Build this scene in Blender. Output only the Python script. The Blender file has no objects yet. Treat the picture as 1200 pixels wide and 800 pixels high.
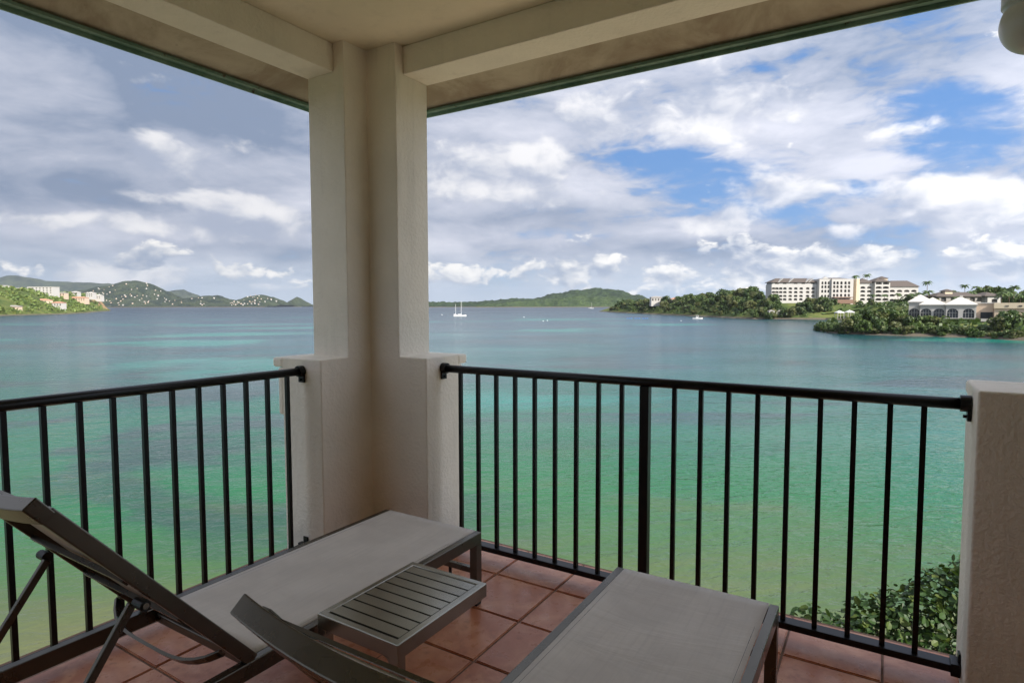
import bpy, bmesh, math, random
from mathutils import Vector, Matrix
R = math.radians
rnd = random.Random(7)
scene = bpy.context.scene
COL = scene.collection

# ------------------------------------------------------------------ camera
YAW = R(31.804)
FW = Vector((-math.sin(YAW), math.cos(YAW), 0))      # the way the bay opens
RT = Vector((math.cos(YAW), math.sin(YAW), 0))
SEA = -10.6
cam_d = bpy.data.cameras.new('camera')
cam = bpy.data.objects.new('camera', cam_d); COL.objects.link(cam)
cam.location = (0, 0, 1.408)
cam.rotation_euler = (R(90 - 3.483), R(0.11), YAW)
cam_d.sensor_width = 36; cam_d.lens = 36 * 702.9 / 1200
cam_d.clip_start = 0.05; cam_d.clip_end = 60000
scene.camera = cam

# ------------------------------------------------------------------ light
SUN_AZ, SUN_EL = R(104), R(36)         # azimuth clockwise from +Y
EXPOSURE = 2.06
scene.view_settings.view_transform = 'Standard'
scene.view_settings.look = 'None'
scene.view_settings.exposure = EXPOSURE
scene.view_settings.gamma = 1
scene.view_settings.use_curve_mapping = False
scene.render.engine = 'CYCLES'
scene.cycles.use_denoising = True
scene.cycles.max_bounces = 8
scene.cycles.diffuse_bounces = 5
scene.cycles.glossy_bounces = 4
scene.cycles.transparent_max_bounces = 6
scene.cycles.volume_bounces = 0
scene.cycles.sample_clamp_indirect = 6
scene.cycles.use_adaptive_sampling = False

sd = bpy.data.lights.new('sun', 'SUN'); sd.energy = 2.0; sd.angle = R(0.53); sd.color = (1, .93, .82)
sun = bpy.data.objects.new('sun', sd); COL.objects.link(sun)
sdir = Vector((math.sin(SUN_AZ) * math.cos(SUN_EL), math.cos(SUN_AZ) * math.cos(SUN_EL), math.sin(SUN_EL)))
sun.rotation_euler = sdir.to_track_quat('Z', 'Y').to_euler()
sun.location = (0, 0, 60)


class NT:
    """small helper to write node trees as expressions"""
    def __init__(s, tree): s.t = tree; s.n = tree.nodes; s.l = tree.links
    def new(s, kind, **kw):
        n = s.n.new(kind)
        for k, v in kw.items(): setattr(n, k, v)
        return n
    def put(s, sock, v):
        if isinstance(v, bpy.types.NodeSocket): s.l.new(v, sock)
        elif isinstance(v, (tuple, list)) and len(v) == 3 and sock.type == 'RGBA': sock.default_value = (*v, 1)
        else: sock.default_value = v
    def m(s, op, a, b=None, c=None, clamp=False):
        n = s.new('ShaderNodeMath', operation=op); n.use_clamp = clamp
        for i, v in enumerate((a, b, c)):
            if v is not None: s.put(n.inputs[i], v)
        return n.outputs[0]
    def v(s, op, a, b=None):
        n = s.new('ShaderNodeVectorMath', operation=op)
        s.put(n.inputs[0], a)
        if b is not None: s.put(n.inputs[3] if op == 'SCALE' else n.inputs[1], b)
        return n.outputs['Value'] if op in ('DOT_PRODUCT', 'LENGTH', 'DISTANCE') else n.outputs[0]
    def xyz(s, a, b, c):
        n = s.new('ShaderNodeCombineXYZ')
        for i, v in enumerate((a, b, c)): s.put(n.inputs[i], v)
        return n.outputs[0]
    def sep(s, a):
        n = s.new('ShaderNodeSeparateXYZ'); s.put(n.inputs[0], a); return n.outputs
    def noise(s, vec, scale, detail=4, rough=.5, dist=0., col=False, lac=2.):
        n = s.new('ShaderNodeTexNoise'); s.put(n.inputs['Vector'], vec)
        n.inputs['Scale'].default_value = scale; n.inputs['Detail'].default_value = detail
        n.inputs['Roughness'].default_value = rough; n.inputs['Distortion'].default_value = dist
        n.inputs['Lacunarity'].default_value = lac
        return n.outputs['Color' if col else 'Fac']
    def mr(s, v, a, b, c=0., d=1., kind='SMOOTHSTEP'):
        n = s.new('ShaderNodeMapRange', interpolation_type=kind); s.put(n.inputs['Value'], v)
        for i, q in zip((1, 2, 3, 4), (a, b, c, d)): s.put(n.inputs[i], q)
        return n.outputs[0]
    def mix(s, f, a, b, kind='MIX'):
        n = s.new('ShaderNodeMix', data_type='RGBA', blend_type=kind)
        s.put(n.inputs['Factor'], f); s.put(n.inputs[6], a); s.put(n.inputs[7], b)
        return n.outputs[2]
    def bump(s, h, strength, dist, normal=None):
        n = s.new('ShaderNodeBump'); s.put(n.inputs['Height'], h)
        n.inputs['Strength'].default_value = strength; n.inputs['Distance'].default_value = dist
        if normal is not None: s.put(n.inputs['Normal'], normal)
        return n.outputs[0]


# ------------------------------------------------------------------ sky
def build_sky():
    w = bpy.data.worlds.new('World'); scene.world = w; w.use_nodes = True
    t = NT(w.node_tree); t.n.clear()
    sky = t.new('ShaderNodeTexSky', sky_type='NISHITA'); sky.sun_disc = False
    sky.sun_elevation = SUN_EL; sky.sun_rotation = SUN_AZ
    sky.air_density = 1.0; sky.dust_density = .6; sky.ozone_density = 2.5
    D = t.v('NORMALIZE', t.new('ShaderNodeTexCoord').outputs['Generated'])
    f = t.v('DOT_PRODUCT', D, tuple(FW)); r = t.v('DOT_PRODUCT', D, tuple(RT)); z = t.sep(D)[2]
    deg = 180 / math.pi
    u = t.m('MULTIPLY', t.m('ARCTAN2', r, f), deg)
    e = t.m('MULTIPLY', t.m('ARCSINE', z), deg)
    zc = t.m('MAXIMUM', z, 0.0)
    # cloud-deck coordinates: the deck is a plane overhead, so it foreshortens to the horizon
    k = t.m('DIVIDE', 1., t.m('ADD', zc, .14))
    P = t.xyz(t.m('MULTIPLY', r, k), t.m('MULTIPLY', f, k), 0.)
    q = t.xyz(t.m('MULTIPLY', u, .1), t.m('MULTIPLY', e, .17), 3.7)
    def blobs(lst, noisefac):
        out = None
        for (bu, be, ru, re, amp) in lst:
            a = t.m('MULTIPLY', t.m('SUBTRACT', u, bu), 1 / ru); b = t.m('MULTIPLY', t.m('SUBTRACT', e, be), 1 / re)
            d = t.m('ADD', t.m('MULTIPLY', a, a), t.m('MULTIPLY', b, b))
            g = t.m('MULTIPLY', t.m('EXPONENT', t.m('MULTIPLY', d, -.9)), amp)
            out = g if out is None else t.m('ADD', out, g)
        return out
    holes = blobs([(19, 11.3, 8, 3.0, .75), (23.5, 8.4, 4.5, 1.1, .6), (12, 13.4, 4.5, 1.2, .5), (35.5, 11.6, 4.4, 1.5, .8),
                   (34, 15.2, 5, 1.3, .7), (30.3, 9.4, 2.5, .8, .6), (39, 14, 3, 1.4, .5), (4, 6.4, 7, .7, .45), (-2, 3.6, 5, .8, .4)], 0)
    dark = blobs([(-36, 20, 15, 7, 1.), (-22, 14.8, 8, 3., .7), (-38, 9, 10, 1.2, .7), (32, 20, 9, 3.5, .6), (-15, 20, 10, 5, .5),
                  (2, 8.2, 8, 1.5, .7), (13, 5.2, 11, 1.3, .8), (22, 4.6, 8, 1.2, .8), (26, 12.5, 4, 2, .35), (-28, 4.4, 12, 1.2, .35)], 0)
    # --- the high deck: broad sheets, softly layered
    n0 = t.noise(P, .95, 8, .55, .25)
    n1b = t.noise(t.xyz(t.m('MULTIPLY', u, .055), t.m('MULTIPLY', e, .15), 1.3), 1.4, 9, .56, .35)
    n2 = t.noise(t.xyz(t.m('MULTIPLY', u, .13), t.m('MULTIPLY', e, .36), 8.3), 2.0, 6, .6, .6)
    n1 = t.m('ADD', t.m('MULTIPLY', n0, .6), t.m('MULTIPLY', n1b, 1.2))      # mean .9
    cov = t.m('SUBTRACT', t.m('ADD', n1, t.m('MULTIPLY', t.m('SUBTRACT', n2, .5), .75)), t.m('MULTIPLY', holes, .42))
    cov = t.m('ADD', cov, t.mr(u, 2., -14., 0., .16))
    deck = t.mr(cov, .50, .84, .04, .98)
    tone = t.m('SUBTRACT', t.m('ADD', n1, t.m('MULTIPLY', t.m('SUBTRACT', n2, .5), .28)), t.m('MULTIPLY', dark, .24))
    s1 = t.mr(tone, .60, 1.10, 0., 1., 'LINEAR')
    c1 = t.mix(s1, (1.35, 1.70, 2.40), (3.9, 4.0, 4.5))
    col = t.mix(deck, t.mix(.75, sky.outputs[0], (.28, 1.1, 2.9)), c1)
    # --- pale air low over the horizon
    low = t.mr(e, 6., 0., 0., .7)
    col = t.mix(low, col, (2.6, 3.3, 4.1))
    # --- heaped clouds, lit from above, grey beneath
    def heaps(col, q, scale, puff, lo, hi, lift, seed, bright, shade, amount, warpk=.45):
        qq = t.v('ADD', q, (seed, seed * .7, 0))
        warp = t.v('SCALE', t.v('SUBTRACT', t.noise(qq, scale * 1.3, 2, .5, col=True), (.5, .5, .5)), warpk / scale)
        qw = t.v('ADD', qq, warp)
        a = t.noise(qw, scale, 8, .57)
        b = t.noise(t.v('ADD', qw, (.06 / scale, lift / scale, 0)), scale, 4, .5)
        den = t.m('MULTIPLY', t.mr(t.m('ADD', a, puff), lo, hi), amount)
        lit = t.mr(t.m('SUBTRACT', a, b), -.13, .17)
        return t.mix(den, col, t.mix(lit, shade, bright))
    # broad heaps
    white = blobs([(-29.3, 11.7, 4.2, 1.6, 1.4), (-23.5, 7.1, 5.6, 1.8, 1.4), (-.8, 12.2, 7.2, 3.0, 1.2), (1.6, 4.6, 5, 1.2, .6),
                   (24.8, 9.7, 4., 1.4, 1.2), (18.8, 7.1, 3.8, 1.3, 1.2), (28.3, 5.9, 2., 1.1, 1.1), (36, 8.1, 5.4, 1.8, .95),
                   (20.3, 16.8, 6, 2.8, 1.1), (8.1, 17, 7, 2.2, .9), (33.5, 13.6, 4, 1.1, .8), (36.8, 2.7, 1.6, 1.7, 1.1),
                   (39.5, 2., 1.4, 1.6, 1.1), (-37.5, 6.6, 9, .9, .9), (14.4, 2.9, 2.6, 1.6, .9), (9, 2.6, 2, 1.4, .9),
                   (-34, 2.6, 6, 1.1, .7), (-20, 1.7, 3.4, .6, 1.), (-30, 8.8, 8, .7, .7), (24, 2.4, 2, 1.2, .8), (30, 3, 2, 1.1, .8)], 0)
    puff = t.m('ADD', t.m('MULTIPLY', white, .27), -.19)
    col = heaps(col, q, 1.25, puff, .42, .58, .34, 11.9, (5.1, 5.05, 5.1), (2.2, 2.5, 3.2), .88)
    # small cumulus standing low over the sea
    band = t.m('MULTIPLY', t.m('EXPONENT', t.m('MULTIPLY', t.m('MULTIPLY', t.m('SUBTRACT', e, 3.0), t.m('SUBTRACT', e, 3.0)), -.16)), .27)
    right = t.mr(u, -16., 2., -.10, 0.)
    col = heaps(col, q, 2.1, t.m('ADD', t.m('ADD', band, right), -.185), .49, .57, .3, 5.3, (5.9, 5.75, 5.5), (1.8, 2.2, 2.95), .92)
    # clouds scatter sunlight forwards: the whole sky is dimmer away from the sun and brighter towards it
    cosg = t.v('DOT_PRODUCT', D, tuple(sdir))
    ph = t.m('ADD', t.m('MULTIPLY', t.m('POWER', t.m('MULTIPLY', t.m('ADD', cosg, 1.), .5), 1.5), 1.0), .88)
    col = t.v('SCALE', col, ph)
    bg = t.new('ShaderNodeBackground'); bg.inputs['Strength'].default_value = .0465
    t.put(bg.inputs['Color'], col)
    t.l.new(bg.outputs[0], t.new('ShaderNodeOutputWorld').inputs['Surface'])
    w.cycles.sampling_method = 'MANUAL'; w.cycles.sample_map_resolution = 1024
build_sky()


# ------------------------------------------------------------------ helpers
def S(l, d, z=0.):
    """bay coordinates: l metres to the right, d metres out to sea, z metres above the sea"""
    p = RT * l + FW * d
    return Vector((p.x, p.y, SEA + z))


class MB:
    def __init__(s): s.v = []; s.f = []
    def add(s, vs, fs):
        o = len(s.v); s.v += [tuple(p) for p in vs]; s.f += [tuple(i + o for i in f) for f in fs]; return s
    def box(s, a, b):
        (x0, y0, z0), (x1, y1, z1) = a, b
        return s.add([(x0, y0, z0), (x1, y0, z0), (x1, y1, z0), (x0, y1, z0), (x0, y0, z1), (x1, y0, z1), (x1, y1, z1), (x0, y1, z1)],
                     [(0, 3, 2, 1), (4, 5, 6, 7), (0, 1, 5, 4), (1, 2, 6, 5), (2, 3, 7, 6), (3, 0, 4, 7)])
    def prism(s, poly, z0, z1):
        n = len(poly)
        return s.add([(x, y, z0) for x, y in poly] + [(x, y, z1) for x, y in poly],
                     [tuple(range(n))[::-1], tuple(range(n, 2 * n))] + [(i, (i + 1) % n, (i + 1) % n + n, i + n) for i in range(n)])
    def bar(s, p, q, w, h, up=(0, 0, 1)):
        p = Vector(p); q = Vector(q); d = (q - p).normalized(); up = Vector(up)
        sx = d.cross(up).normalized(); uz = sx.cross(d).normalized(); vs = []
        for c in (p, q):
            for a, b in ((-1, -1), (1, -1), (1, 1), (-1, 1)): vs.append(c + sx * a * w / 2 + uz * b * h / 2)
        return s.add(vs, [(0, 1, 2, 3), (7, 6, 5, 4), (0, 4, 5, 1), (1, 5, 6, 2), (2, 6, 7, 3), (3, 7, 4, 0)])
    def tube(s, pts, rad, n=10, caps=True):
        pts = [Vector(p) for p in pts]; m = len(pts); rads = rad if isinstance(rad, (list, tuple)) else [rad] * m
        vs = []; ref = None
        for i, p in enumerate(pts):
            d = (pts[min(i + 1, m - 1)] - pts[max(i - 1, 0)]).normalized()
            if ref is None: ref = d.orthogonal().normalized()
            ref = (ref - d * ref.dot(d)).normalized(); o = d.cross(ref)
            for k in range(n):
                a = 2 * math.pi * k / n; vs.append(p + (ref * math.cos(a) + o * math.sin(a)) * rads[i])
        fs = [(i * n + k, i * n + (k + 1) % n, (i + 1) * n + (k + 1) % n, (i + 1) * n + k) for i in range(m - 1) for k in range(n)]
        if caps: fs += [tuple(range(n))[::-1], tuple(range((m - 1) * n, m * n))]
        return s.add(vs, fs)
    def lathe(s, prof, n=24):
        vs = []; m = len(prof)
        for r, z in prof:
            for k in range(n): a = 2 * math.pi * k / n; vs.append((r * math.cos(a), r * math.sin(a), z))
        fs = [(i * n + k, i * n + (k + 1) % n, (i + 1) * n + (k + 1) % n, (i + 1) * n + k) for i in range(m - 1) for k in range(n)]
        return s.add(vs, fs + [tuple(range(n))[::-1], tuple(range((m - 1) * n, m * n))])
    def mesh(s, name, mat, smooth=False, weld=False):
        me = bpy.data.meshes.new(name); me.from_pydata(s.v, [], s.f)
        if weld:
            bm = bmesh.new(); bm.from_mesh(me); bmesh.ops.remove_doubles(bm, verts=bm.verts, dist=1e-5)
            bmesh.ops.recalc_face_normals(bm, faces=bm.faces); bm.to_mesh(me); bm.free()
        me.materials.append(mat)
        if smooth: me.polygons.foreach_set('use_smooth', [True] * len(me.polygons))
        me.update(); return me
    def build(s, name, mat, parent=None, smooth=False, bevel=0, loc=None, weld=False, seg=2):
        o = link(name, s.mesh(name, mat, smooth, weld), parent)
        if loc is not None: o.location = loc
        if bevel:
            b = o.modifiers.new('bevel', 'BEVEL'); b.width = bevel; b.segments = seg; b.limit_method = 'ANGLE'; b.angle_limit = R(40)
            b.harden_normals = False
        return o


def link(name, data, parent=None):
    o = bpy.data.objects.new(name, data); COL.objects.link(o)
    if parent is not None: o.parent = parent
    return o
def tag(o, label=None, cat=None, group=None, kind=None):
    for k, v in (('label', label), ('category', cat), ('group', group), ('kind', kind)):
        if v: o[k] = v
    return o
def empty(name, loc=(0, 0, 0), rz=0.):
    o = link(name, None); o.location = loc; o.rotation_euler.z = rz; o.empty_display_size = .2; return o
def copy_tree(o, parent=None):
    c = o.copy(); COL.objects.link(c)
    if parent is not None: c.parent = parent
    for ch in o.children: copy_tree(ch, c)
    return c


# ------------------------------------------------------------------ materials
M = {}
def mat(name, build):
    m = bpy.data.materials.new(name); m.use_nodes = True; t = NT(m.node_tree); t.n.clear()
    b = t.new('ShaderNodeBsdfPrincipled'); o = t.new('ShaderNodeOutputMaterial'); t.l.new(b.outputs[0], o.inputs['Surface'])
    t.b = b; t.o = o; t.pos = t.new('ShaderNodeNewGeometry').outputs['Position']
    t.set = lambda k, v: t.put(b.inputs[k], v)
    build(t); M[name] = m; return m
def plain(name, col, rough=.6, metal=0., spec=.5):
    def f(t):
        n = t.noise(t.new('ShaderNodeTexCoord').outputs['Object'], 6, 4)
        t.set('Base Color', t.mix(t.mr(n, .3, .7, 0, 1), tuple(c * .86 for c in col), tuple(min(1, c * 1.1) for c in col)))
        t.set('Roughness', rough); t.set('Metallic', metal); t.set('Specular IOR Level', spec)
    return mat(name, f)

def stucco(name, col, k=1.):
    def f(t):
        n = t.noise(t.pos, 150, 3, .6); n2 = t.noise(t.pos, 55, 3, .55); big = t.noise(t.pos, 1.7, 5, .6)
        c = t.mix(t.mr(big, .3, .7), tuple(x * .9 for x in col), col)
        st = t.noise(t.v('MULTIPLY', t.pos, (9, 9, .9)), 1.3, 5, .6)
        c = t.mix(t.mr(st, .52, .8, 0, .30), c, tuple(x * .62 for x in col)); z = t.sep(t.pos)[2]
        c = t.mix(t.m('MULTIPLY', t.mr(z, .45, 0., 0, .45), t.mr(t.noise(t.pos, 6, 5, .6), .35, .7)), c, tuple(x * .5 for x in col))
        t.set('Base Color', c); t.set('Roughness', .85); t.set('Specular IOR Level', .25)
        h = t.m('ADD', t.mr(n2, .35, .7), t.m('MULTIPLY', n, .35))
        t.set('Normal', t.bump(h, .38 * k, .005))
    return mat(name, f)
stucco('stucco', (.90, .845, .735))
stucco('bounce_tan', (.56, .43, .29))  # tan picked for a warmer, dimmer bounce off the unseen walls
stucco('ceiling_paint', (.82, .75, .58), .5)

def soffit(t):
    p = t.pos; n = t.noise(p, 2.2, 6, .65, .6); g = t.noise(p, 34, 4, .6)
    c = t.mix(t.mr(n, .35, .68), (.34, .27, .19), (.56, .50, .38)); c = t.mix(t.mr(g, .6, .8, 0, .5), c, (.24, .20, .14))
    t.set('Base Color', c); t.set('Roughness', .8); t.set('Normal', t.bump(g, .3, .004))
mat('soffit_board', soffit)
def trimg(t):
    n = t.noise(t.pos, 5, 6, .65)
    c = t.mix(t.mr(n, .4, .6), (.14, .25, .19), (.22, .34, .27)); c = t.mix(t.mr(t.noise(t.pos, 13, 5, .7), .62, .7), c, (.10, .07, .045))
    t.set('Base Color', c); t.set('Roughness', .55)
mat('green_trim', trimg)

def tile(t):
    rn = t.new('ShaderNodeObjectInfo').outputs['Random']
    p = t.v('ADD', t.pos, t.xyz(t.m('MULTIPLY', rn, 37.), t.m('MULTIPLY', rn, 11.), 0.))
    n = t.noise(p, 5.5, 5, .6, .8); n2 = t.noise(p, 15, 5, .6); n3 = t.noise(p, 90, 3, .6)
    c = t.mix(t.mr(n, .36, .66), (.52, .185, .085), (.70, .325, .17))
    c = t.mix(t.mr(n2, .53, .72, 0, .65), c, (.36, .125, .065))
    c = t.mix(t.mr(n, .60, .76, 0, .5), c, (.72, .43, .27))
    c = t.mix(t.m('MULTIPLY', rn, .22), c, (.30, .12, .09))
    t.set('Base Color', c); t.set('Roughness', t.mr(n2, .3, .7, .24, .42)); t.set('Specular IOR Level', .5)
    t.set('Normal', t.bump(t.m('ADD', n2, t.m('MULTIPLY', n3, .25)), .22, .006))
mat('terracotta', tile)
def grout(t):
    n = t.noise(t.pos, 30, 5, .6); t.set('Base Color', t.mix(n, (.16, .085, .055), (.30, .19, .13))); t.set('Roughness', .95)
    t.set('Normal', t.bump(n, .5, .004))
mat('grout', grout)
def metal(name, col, rough, metalness=.0, spec=.5):
    def f(t):
        b = t.noise(t.pos, 7, 4, .6)
        t.set('Base Color', t.mix(t.mr(b, .35, .7), tuple(x * .94 for x in col), tuple(x * 1.05 for x in col)))
        t.set('Roughness', t.mr(b, .3, .7, rough * .93, rough * 1.1)); t.set('Metallic', metalness); t.set('Specular IOR Level', spec)
    return mat(name, f)
metal('black_metal', (.006, .0055, .0055), .34, 0., .28)
metal('bronze_metal', (.135, .124, .102), .28, .9)
metal('table_metal', (.36, .35, .30), .22, .85)
def sling(t):
    g = t.new('ShaderNodeTexCoord').outputs['Object']
    x, y, z = t.sep(g)
    w1 = t.m('SINE', t.m('MULTIPLY', x, 2100.)); w2 = t.m('SINE', t.m('MULTIPLY', y, 2100.))
    wv = t.m('MULTIPLY', w1, w2); n = t.noise(g, 5, 5, .55); st = t.noise(t.v('MULTIPLY', g, (90, 3, 3)), 1., 4, .6)
    c = t.mix(t.mr(n, .3, .7), (.55, .50, .435), (.64, .585, .51))
    c = t.mix(t.mr(st, .45, .7, 0, .3), c, (.46, .42, .37)); c = t.mix(t.mr(wv, .2, 1, 0, .25), c, (.70, .65, .58))
    t.set('Base Color', c); t.set('Roughness', .55); t.set('Specular IOR Level', .35); t.set('Sheen Weight', .1)
    cr = t.noise(t.v('MULTIPLY', g, (2.2, 7., 1.)), 1., 4, .55, .6)
    t.set('Normal', t.bump(wv, .22, .0006, t.bump(cr, .35, .02)))
mat('sling', sling)
plain('plastic_black', (.02, .02, .02), .45)
plain('lamp_white', (.66, .66, .62), .35)
plain('lens_glass', (.30, .33, .33), .15)
plain('far_white', (.47, .455, .435), .7)
plain('far_cream', (.62, .52, .38), .7)
plain('far_house', (.46, .44, .41), .8)
plain('far_pink', (.55, .43, .33), .75)
plain('far_roof', (.085, .068, .058), .8)
plain('roof_white', (.56, .53, .48), .6)
plain('roof_red', (.50, .26, .17), .8)
plain('roof_grey', (.30, .28, .26), .8)
plain('glass_dark', (.035, .04, .045), .12)
def rooms(t):
    rn = t.new('ShaderNodeObjectInfo').outputs['Random']
    t.set('Base Color', t.mix(t.mr(rn, .35, 1., 0., .55), (.05, .048, .046), (.30, .26, .21))); t.set('Roughness', .5)
mat('room_dark', rooms)
plain('awning', (.20, .12, .085), .8)
plain('boat_white', (.85, .85, .83), .35)
plain('boat_blue', (.04, .13, .42), .5)
plain('orange_net', (.62, .22, .05), .8)
plain('bark', (.13, .095, .065), .9)
plain('sand', (.46, .38, .27), .95)

def leaf(name, a, b, c, scale):
    def f(t):
        rn = t.new('ShaderNodeObjectInfo').outputs['Random']; n = t.noise(t.pos, scale, 4, .6)
        g = t.new('ShaderNodeNewGeometry')
        isl = g.outputs['Random Per Island']
        col = t.mix(t.mr(n, .33, .67), a, b); col = t.mix(t.mr(isl, .7, 1., 0, .7), col, c)
        col = t.mix(t.m('MULTIPLY', rn, .35), col, tuple(x * .55 for x in a))
        t.set('Base Color', col); t.set('Roughness', .5); t.set('Specular IOR Level', .35)
        tr = t.new('ShaderNodeBsdfTranslucent'); t.put(tr.inputs['Color'], t.mix(.5, col, (.12, .2, .02)))
        ad = t.new('ShaderNodeMixShader'); ad.inputs[0].default_value = .22
        t.l.new(t.b.outputs[0], ad.inputs[1]); t.l.new(tr.outputs[0], ad.inputs[2]); t.l.new(ad.outputs[0], t.o.inputs['Surface'])
    return mat(name, f)
leaf('leaf_shore', (0.037, 0.076, 0.019), (0.092, 0.141, 0.035), (0.153, 0.184, 0.049), .10)
leaf('leaf_hill', (0.098, 0.166, 0.039), (0.215, 0.273, 0.069), (0.312, 0.332, 0.098), .05)
leaf('leaf_palm', (0.056, 0.105, 0.031), (0.112, 0.161, 0.049), (0.168, 0.196, 0.07), .3)
leaf('leaf_near', (.014, .036, .008), (.034, .075, .015), (.11, .14, .02), 1.2)
leaf('leaf_olive', (0.082, 0.1, 0.03), (0.14, 0.152, 0.047), (0.187, 0.181, 0.058), .12)

def landmat(t):
    g = t.new('ShaderNodeNewGeometry'); nz = t.sep(g.outputs['Normal'])[2]; z = t.sep(t.pos)[2]
    n = t.noise(t.pos, .035, 6, .6); n2 = t.noise(t.pos, .25, 5, .65)
    c = t.mix(t.mr(n, .35, .65), (.05, .08, .022), (.115, .135, .04)); c = t.mix(t.mr(n2, .5, .75, 0, .6), c, (.20, .17, .075))
    rock = t.mix(t.mr(n2, .35, .65), (.40, .27, .15), (.20, .135, .075))
    c = t.mix(t.mr(t.m('ADD', nz, t.m('MULTIPLY', t.m('SUBTRACT', n2, .5), .25)), .80, .70), c, rock)
    c = t.mix(t.mr(t.m('ADD', z, t.m('MULTIPLY', n2, 1.5)), SEA + 2.4, SEA + 1.6), c, t.mix(n2, (.17, .145, .11), (.055, .048, .038)))
    t.set('Base Color', c); t.set('Roughness', .95); t.set('Specular IOR Level', .1)
mat('land', landmat)
def lawn(t):
    n = t.noise(t.pos, .3, 5); t.set('Base Color', t.mix(n, (.09, .16, .03), (.14, .21, .05))); t.set('Roughness', .9)
mat('lawn', lawn)
def forest(name, a, b, sc=.03):
    def f(t):
        n = t.noise(t.pos, sc, 7, .7); n2 = t.noise(t.pos, .004, 4, .5); n3 = t.noise(t.pos, .07, 3, .6)
        c = t.mix(t.mr(n, .42, .58), a, b); c = t.mix(t.mr(n3, .5, .62, 0, .6), c, tuple(x * .5 for x in a)); c = t.mix(t.mr(n2, .45, .65, 0, .35), c, tuple(x * 1.35 for x in b))
        z = t.sep(t.pos)[2]
        c = t.mix(t.mr(t.m('ADD', z, t.m('MULTIPLY', n, 5.)), SEA + 4.5, SEA + 3.), c, (.22, .15, .11))
        t.set('Base Color', c); t.set('Roughness', .95); t.set('Specular IOR Level', .1)
        t.set('Normal', t.bump(t.m('ADD', n, t.m('MULTIPLY', n3, .4)), 1., 14.))
    return mat(name, f)
forest('forest', (.011, .025, .009), (.034, .058, .019))
forest('forest_light', (.024, .045, .013), (.055, .085, .027))
forest('far_forest', (.011, .022, .013), (.042, .056, .028), .012)

def seamat(t):
    x, y, z = t.sep(t.pos)
    d = t.v('DOT_PRODUCT', t.pos, tuple(FW)); l = t.v('DOT_PRODUCT', t.pos, tuple(RT))
    dist = t.m('SQRT', t.m('ADD', t.m('MULTIPLY', d, d), t.m('MULTIPLY', t.m('MULTIPLY', l, l), .55)))
    B = t.xyz(t.m('MULTIPLY', l, .45), d, 0.)
    n1 = t.noise(B, .036, 6, .6, 1.2); n2 = t.noise(B, .016, 5, .58, .8); n3 = t.noise(B, .16, 4, .6)
    lg = t.m('LOGARITHM', t.m('MAXIMUM', dist, 5.), 10.)
    wob = t.m('ADD', lg, t.m('MULTIPLY', t.m('SUBTRACT', n1, .5), .42))
    ramp = t.new('ShaderNodeValToRGB'); t.put(ramp.inputs[0], t.mr(wob, 1.2, 3.4, 0, 1, 'LINEAR'))
    el = ramp.color_ramp.elements
    stops = [(0., (.15, .12, .062)), (.06, (.115, .112, .05)), (.11, (.055, .105, .036)), (.17, (.016, .112, .038)), (.25, (.009, .105, .050)), (.35, (.006, .086, .068)), (.48, (.005, .066, .072)), (.62, (.005, .040, .058)), (1., (.004, .018, .037))]
    el[0].position, el[0].color = stops[0][0], (*stops[0][1], 1); el[1].position, el[1].color = stops[-1][0], (*stops[-1][1], 1)
    for p, c in stops[1:-1]: e = el.new(p); e.color = (*c, 1)
    c = ramp.outputs[0]
    # sea grass beds and pale sand flats on the bottom
    gr = t.m('MULTIPLY', t.mr(n1, .49, .60), t.mr(lg, 1.35, 1.6)); gr = t.m('MULTIPLY', gr, t.mr(lg, 2.9, 2.4))
    c = t.mix(t.m('MULTIPLY', gr, .78), c, (.026, .044, .046))
    fl = t.m('MULTIPLY', t.mr(n2, .53, .62), t.mr(lg, 1.5, 1.9)); fl = t.m('MULTIPLY', fl, t.mr(lg, 3.0, 2.5))
    c = t.mix(t.m('MULTIPLY', fl, .9), c, (.008, .165, .130))
    c = t.mix(t.m('MULTIPLY', t.mr(n3, .5, .7), t.mr(lg, 1.85, 1.4, 0, .6)), c, (.085, .095, .042))
    t.set('Base Color', c); t.set('IOR', 1.333); t.set('Specular IOR Level', .36)
    t.set('Roughness', t.mr(lg, 1.6, 3.2, .07, .30, 'LINEAR'))
    W = t.xyz(t.m('ADD', t.m('MULTIPLY', l, .55), t.m('MULTIPLY', d, .2)), t.m('SUBTRACT', t.m('MULTIPLY', d, 1.), t.m('MULTIPLY', l, .25)), 0.)
    w1 = t.noise(W, 2.1, 3, .55, .6); w2 = t.noise(W, .42, 3, .5, .4); w3 = t.noise(B, .035, 3, .5)
    h = t.m('ADD', t.m('MULTIPLY', w1, .10), t.m('MULTIPLY', w2, .22))
    h = t.m('MULTIPLY', h, t.mr(w3, .3, .7, .5, 1.2))
    t.set('Normal', t.bump(h, 1., 1.))
mat('sea', seamat)

# ------------------------------------------------------------------ the balcony shell
XI, YI = -2.553, 2.545        # inner wall planes
XO, YO = -2.845, 2.815        # outer faces of the upper column
RYL, RXR = 2.374, -2.333      # reveals of the upper column
PYL, PXR = 2.175, -2.135      # reveals of the low piers
PXO, PYO = -2.872, 2.842      # outer faces of the low piers
CEIL, BEAM, CAP = 2.85, 2.695, 1.115

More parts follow.
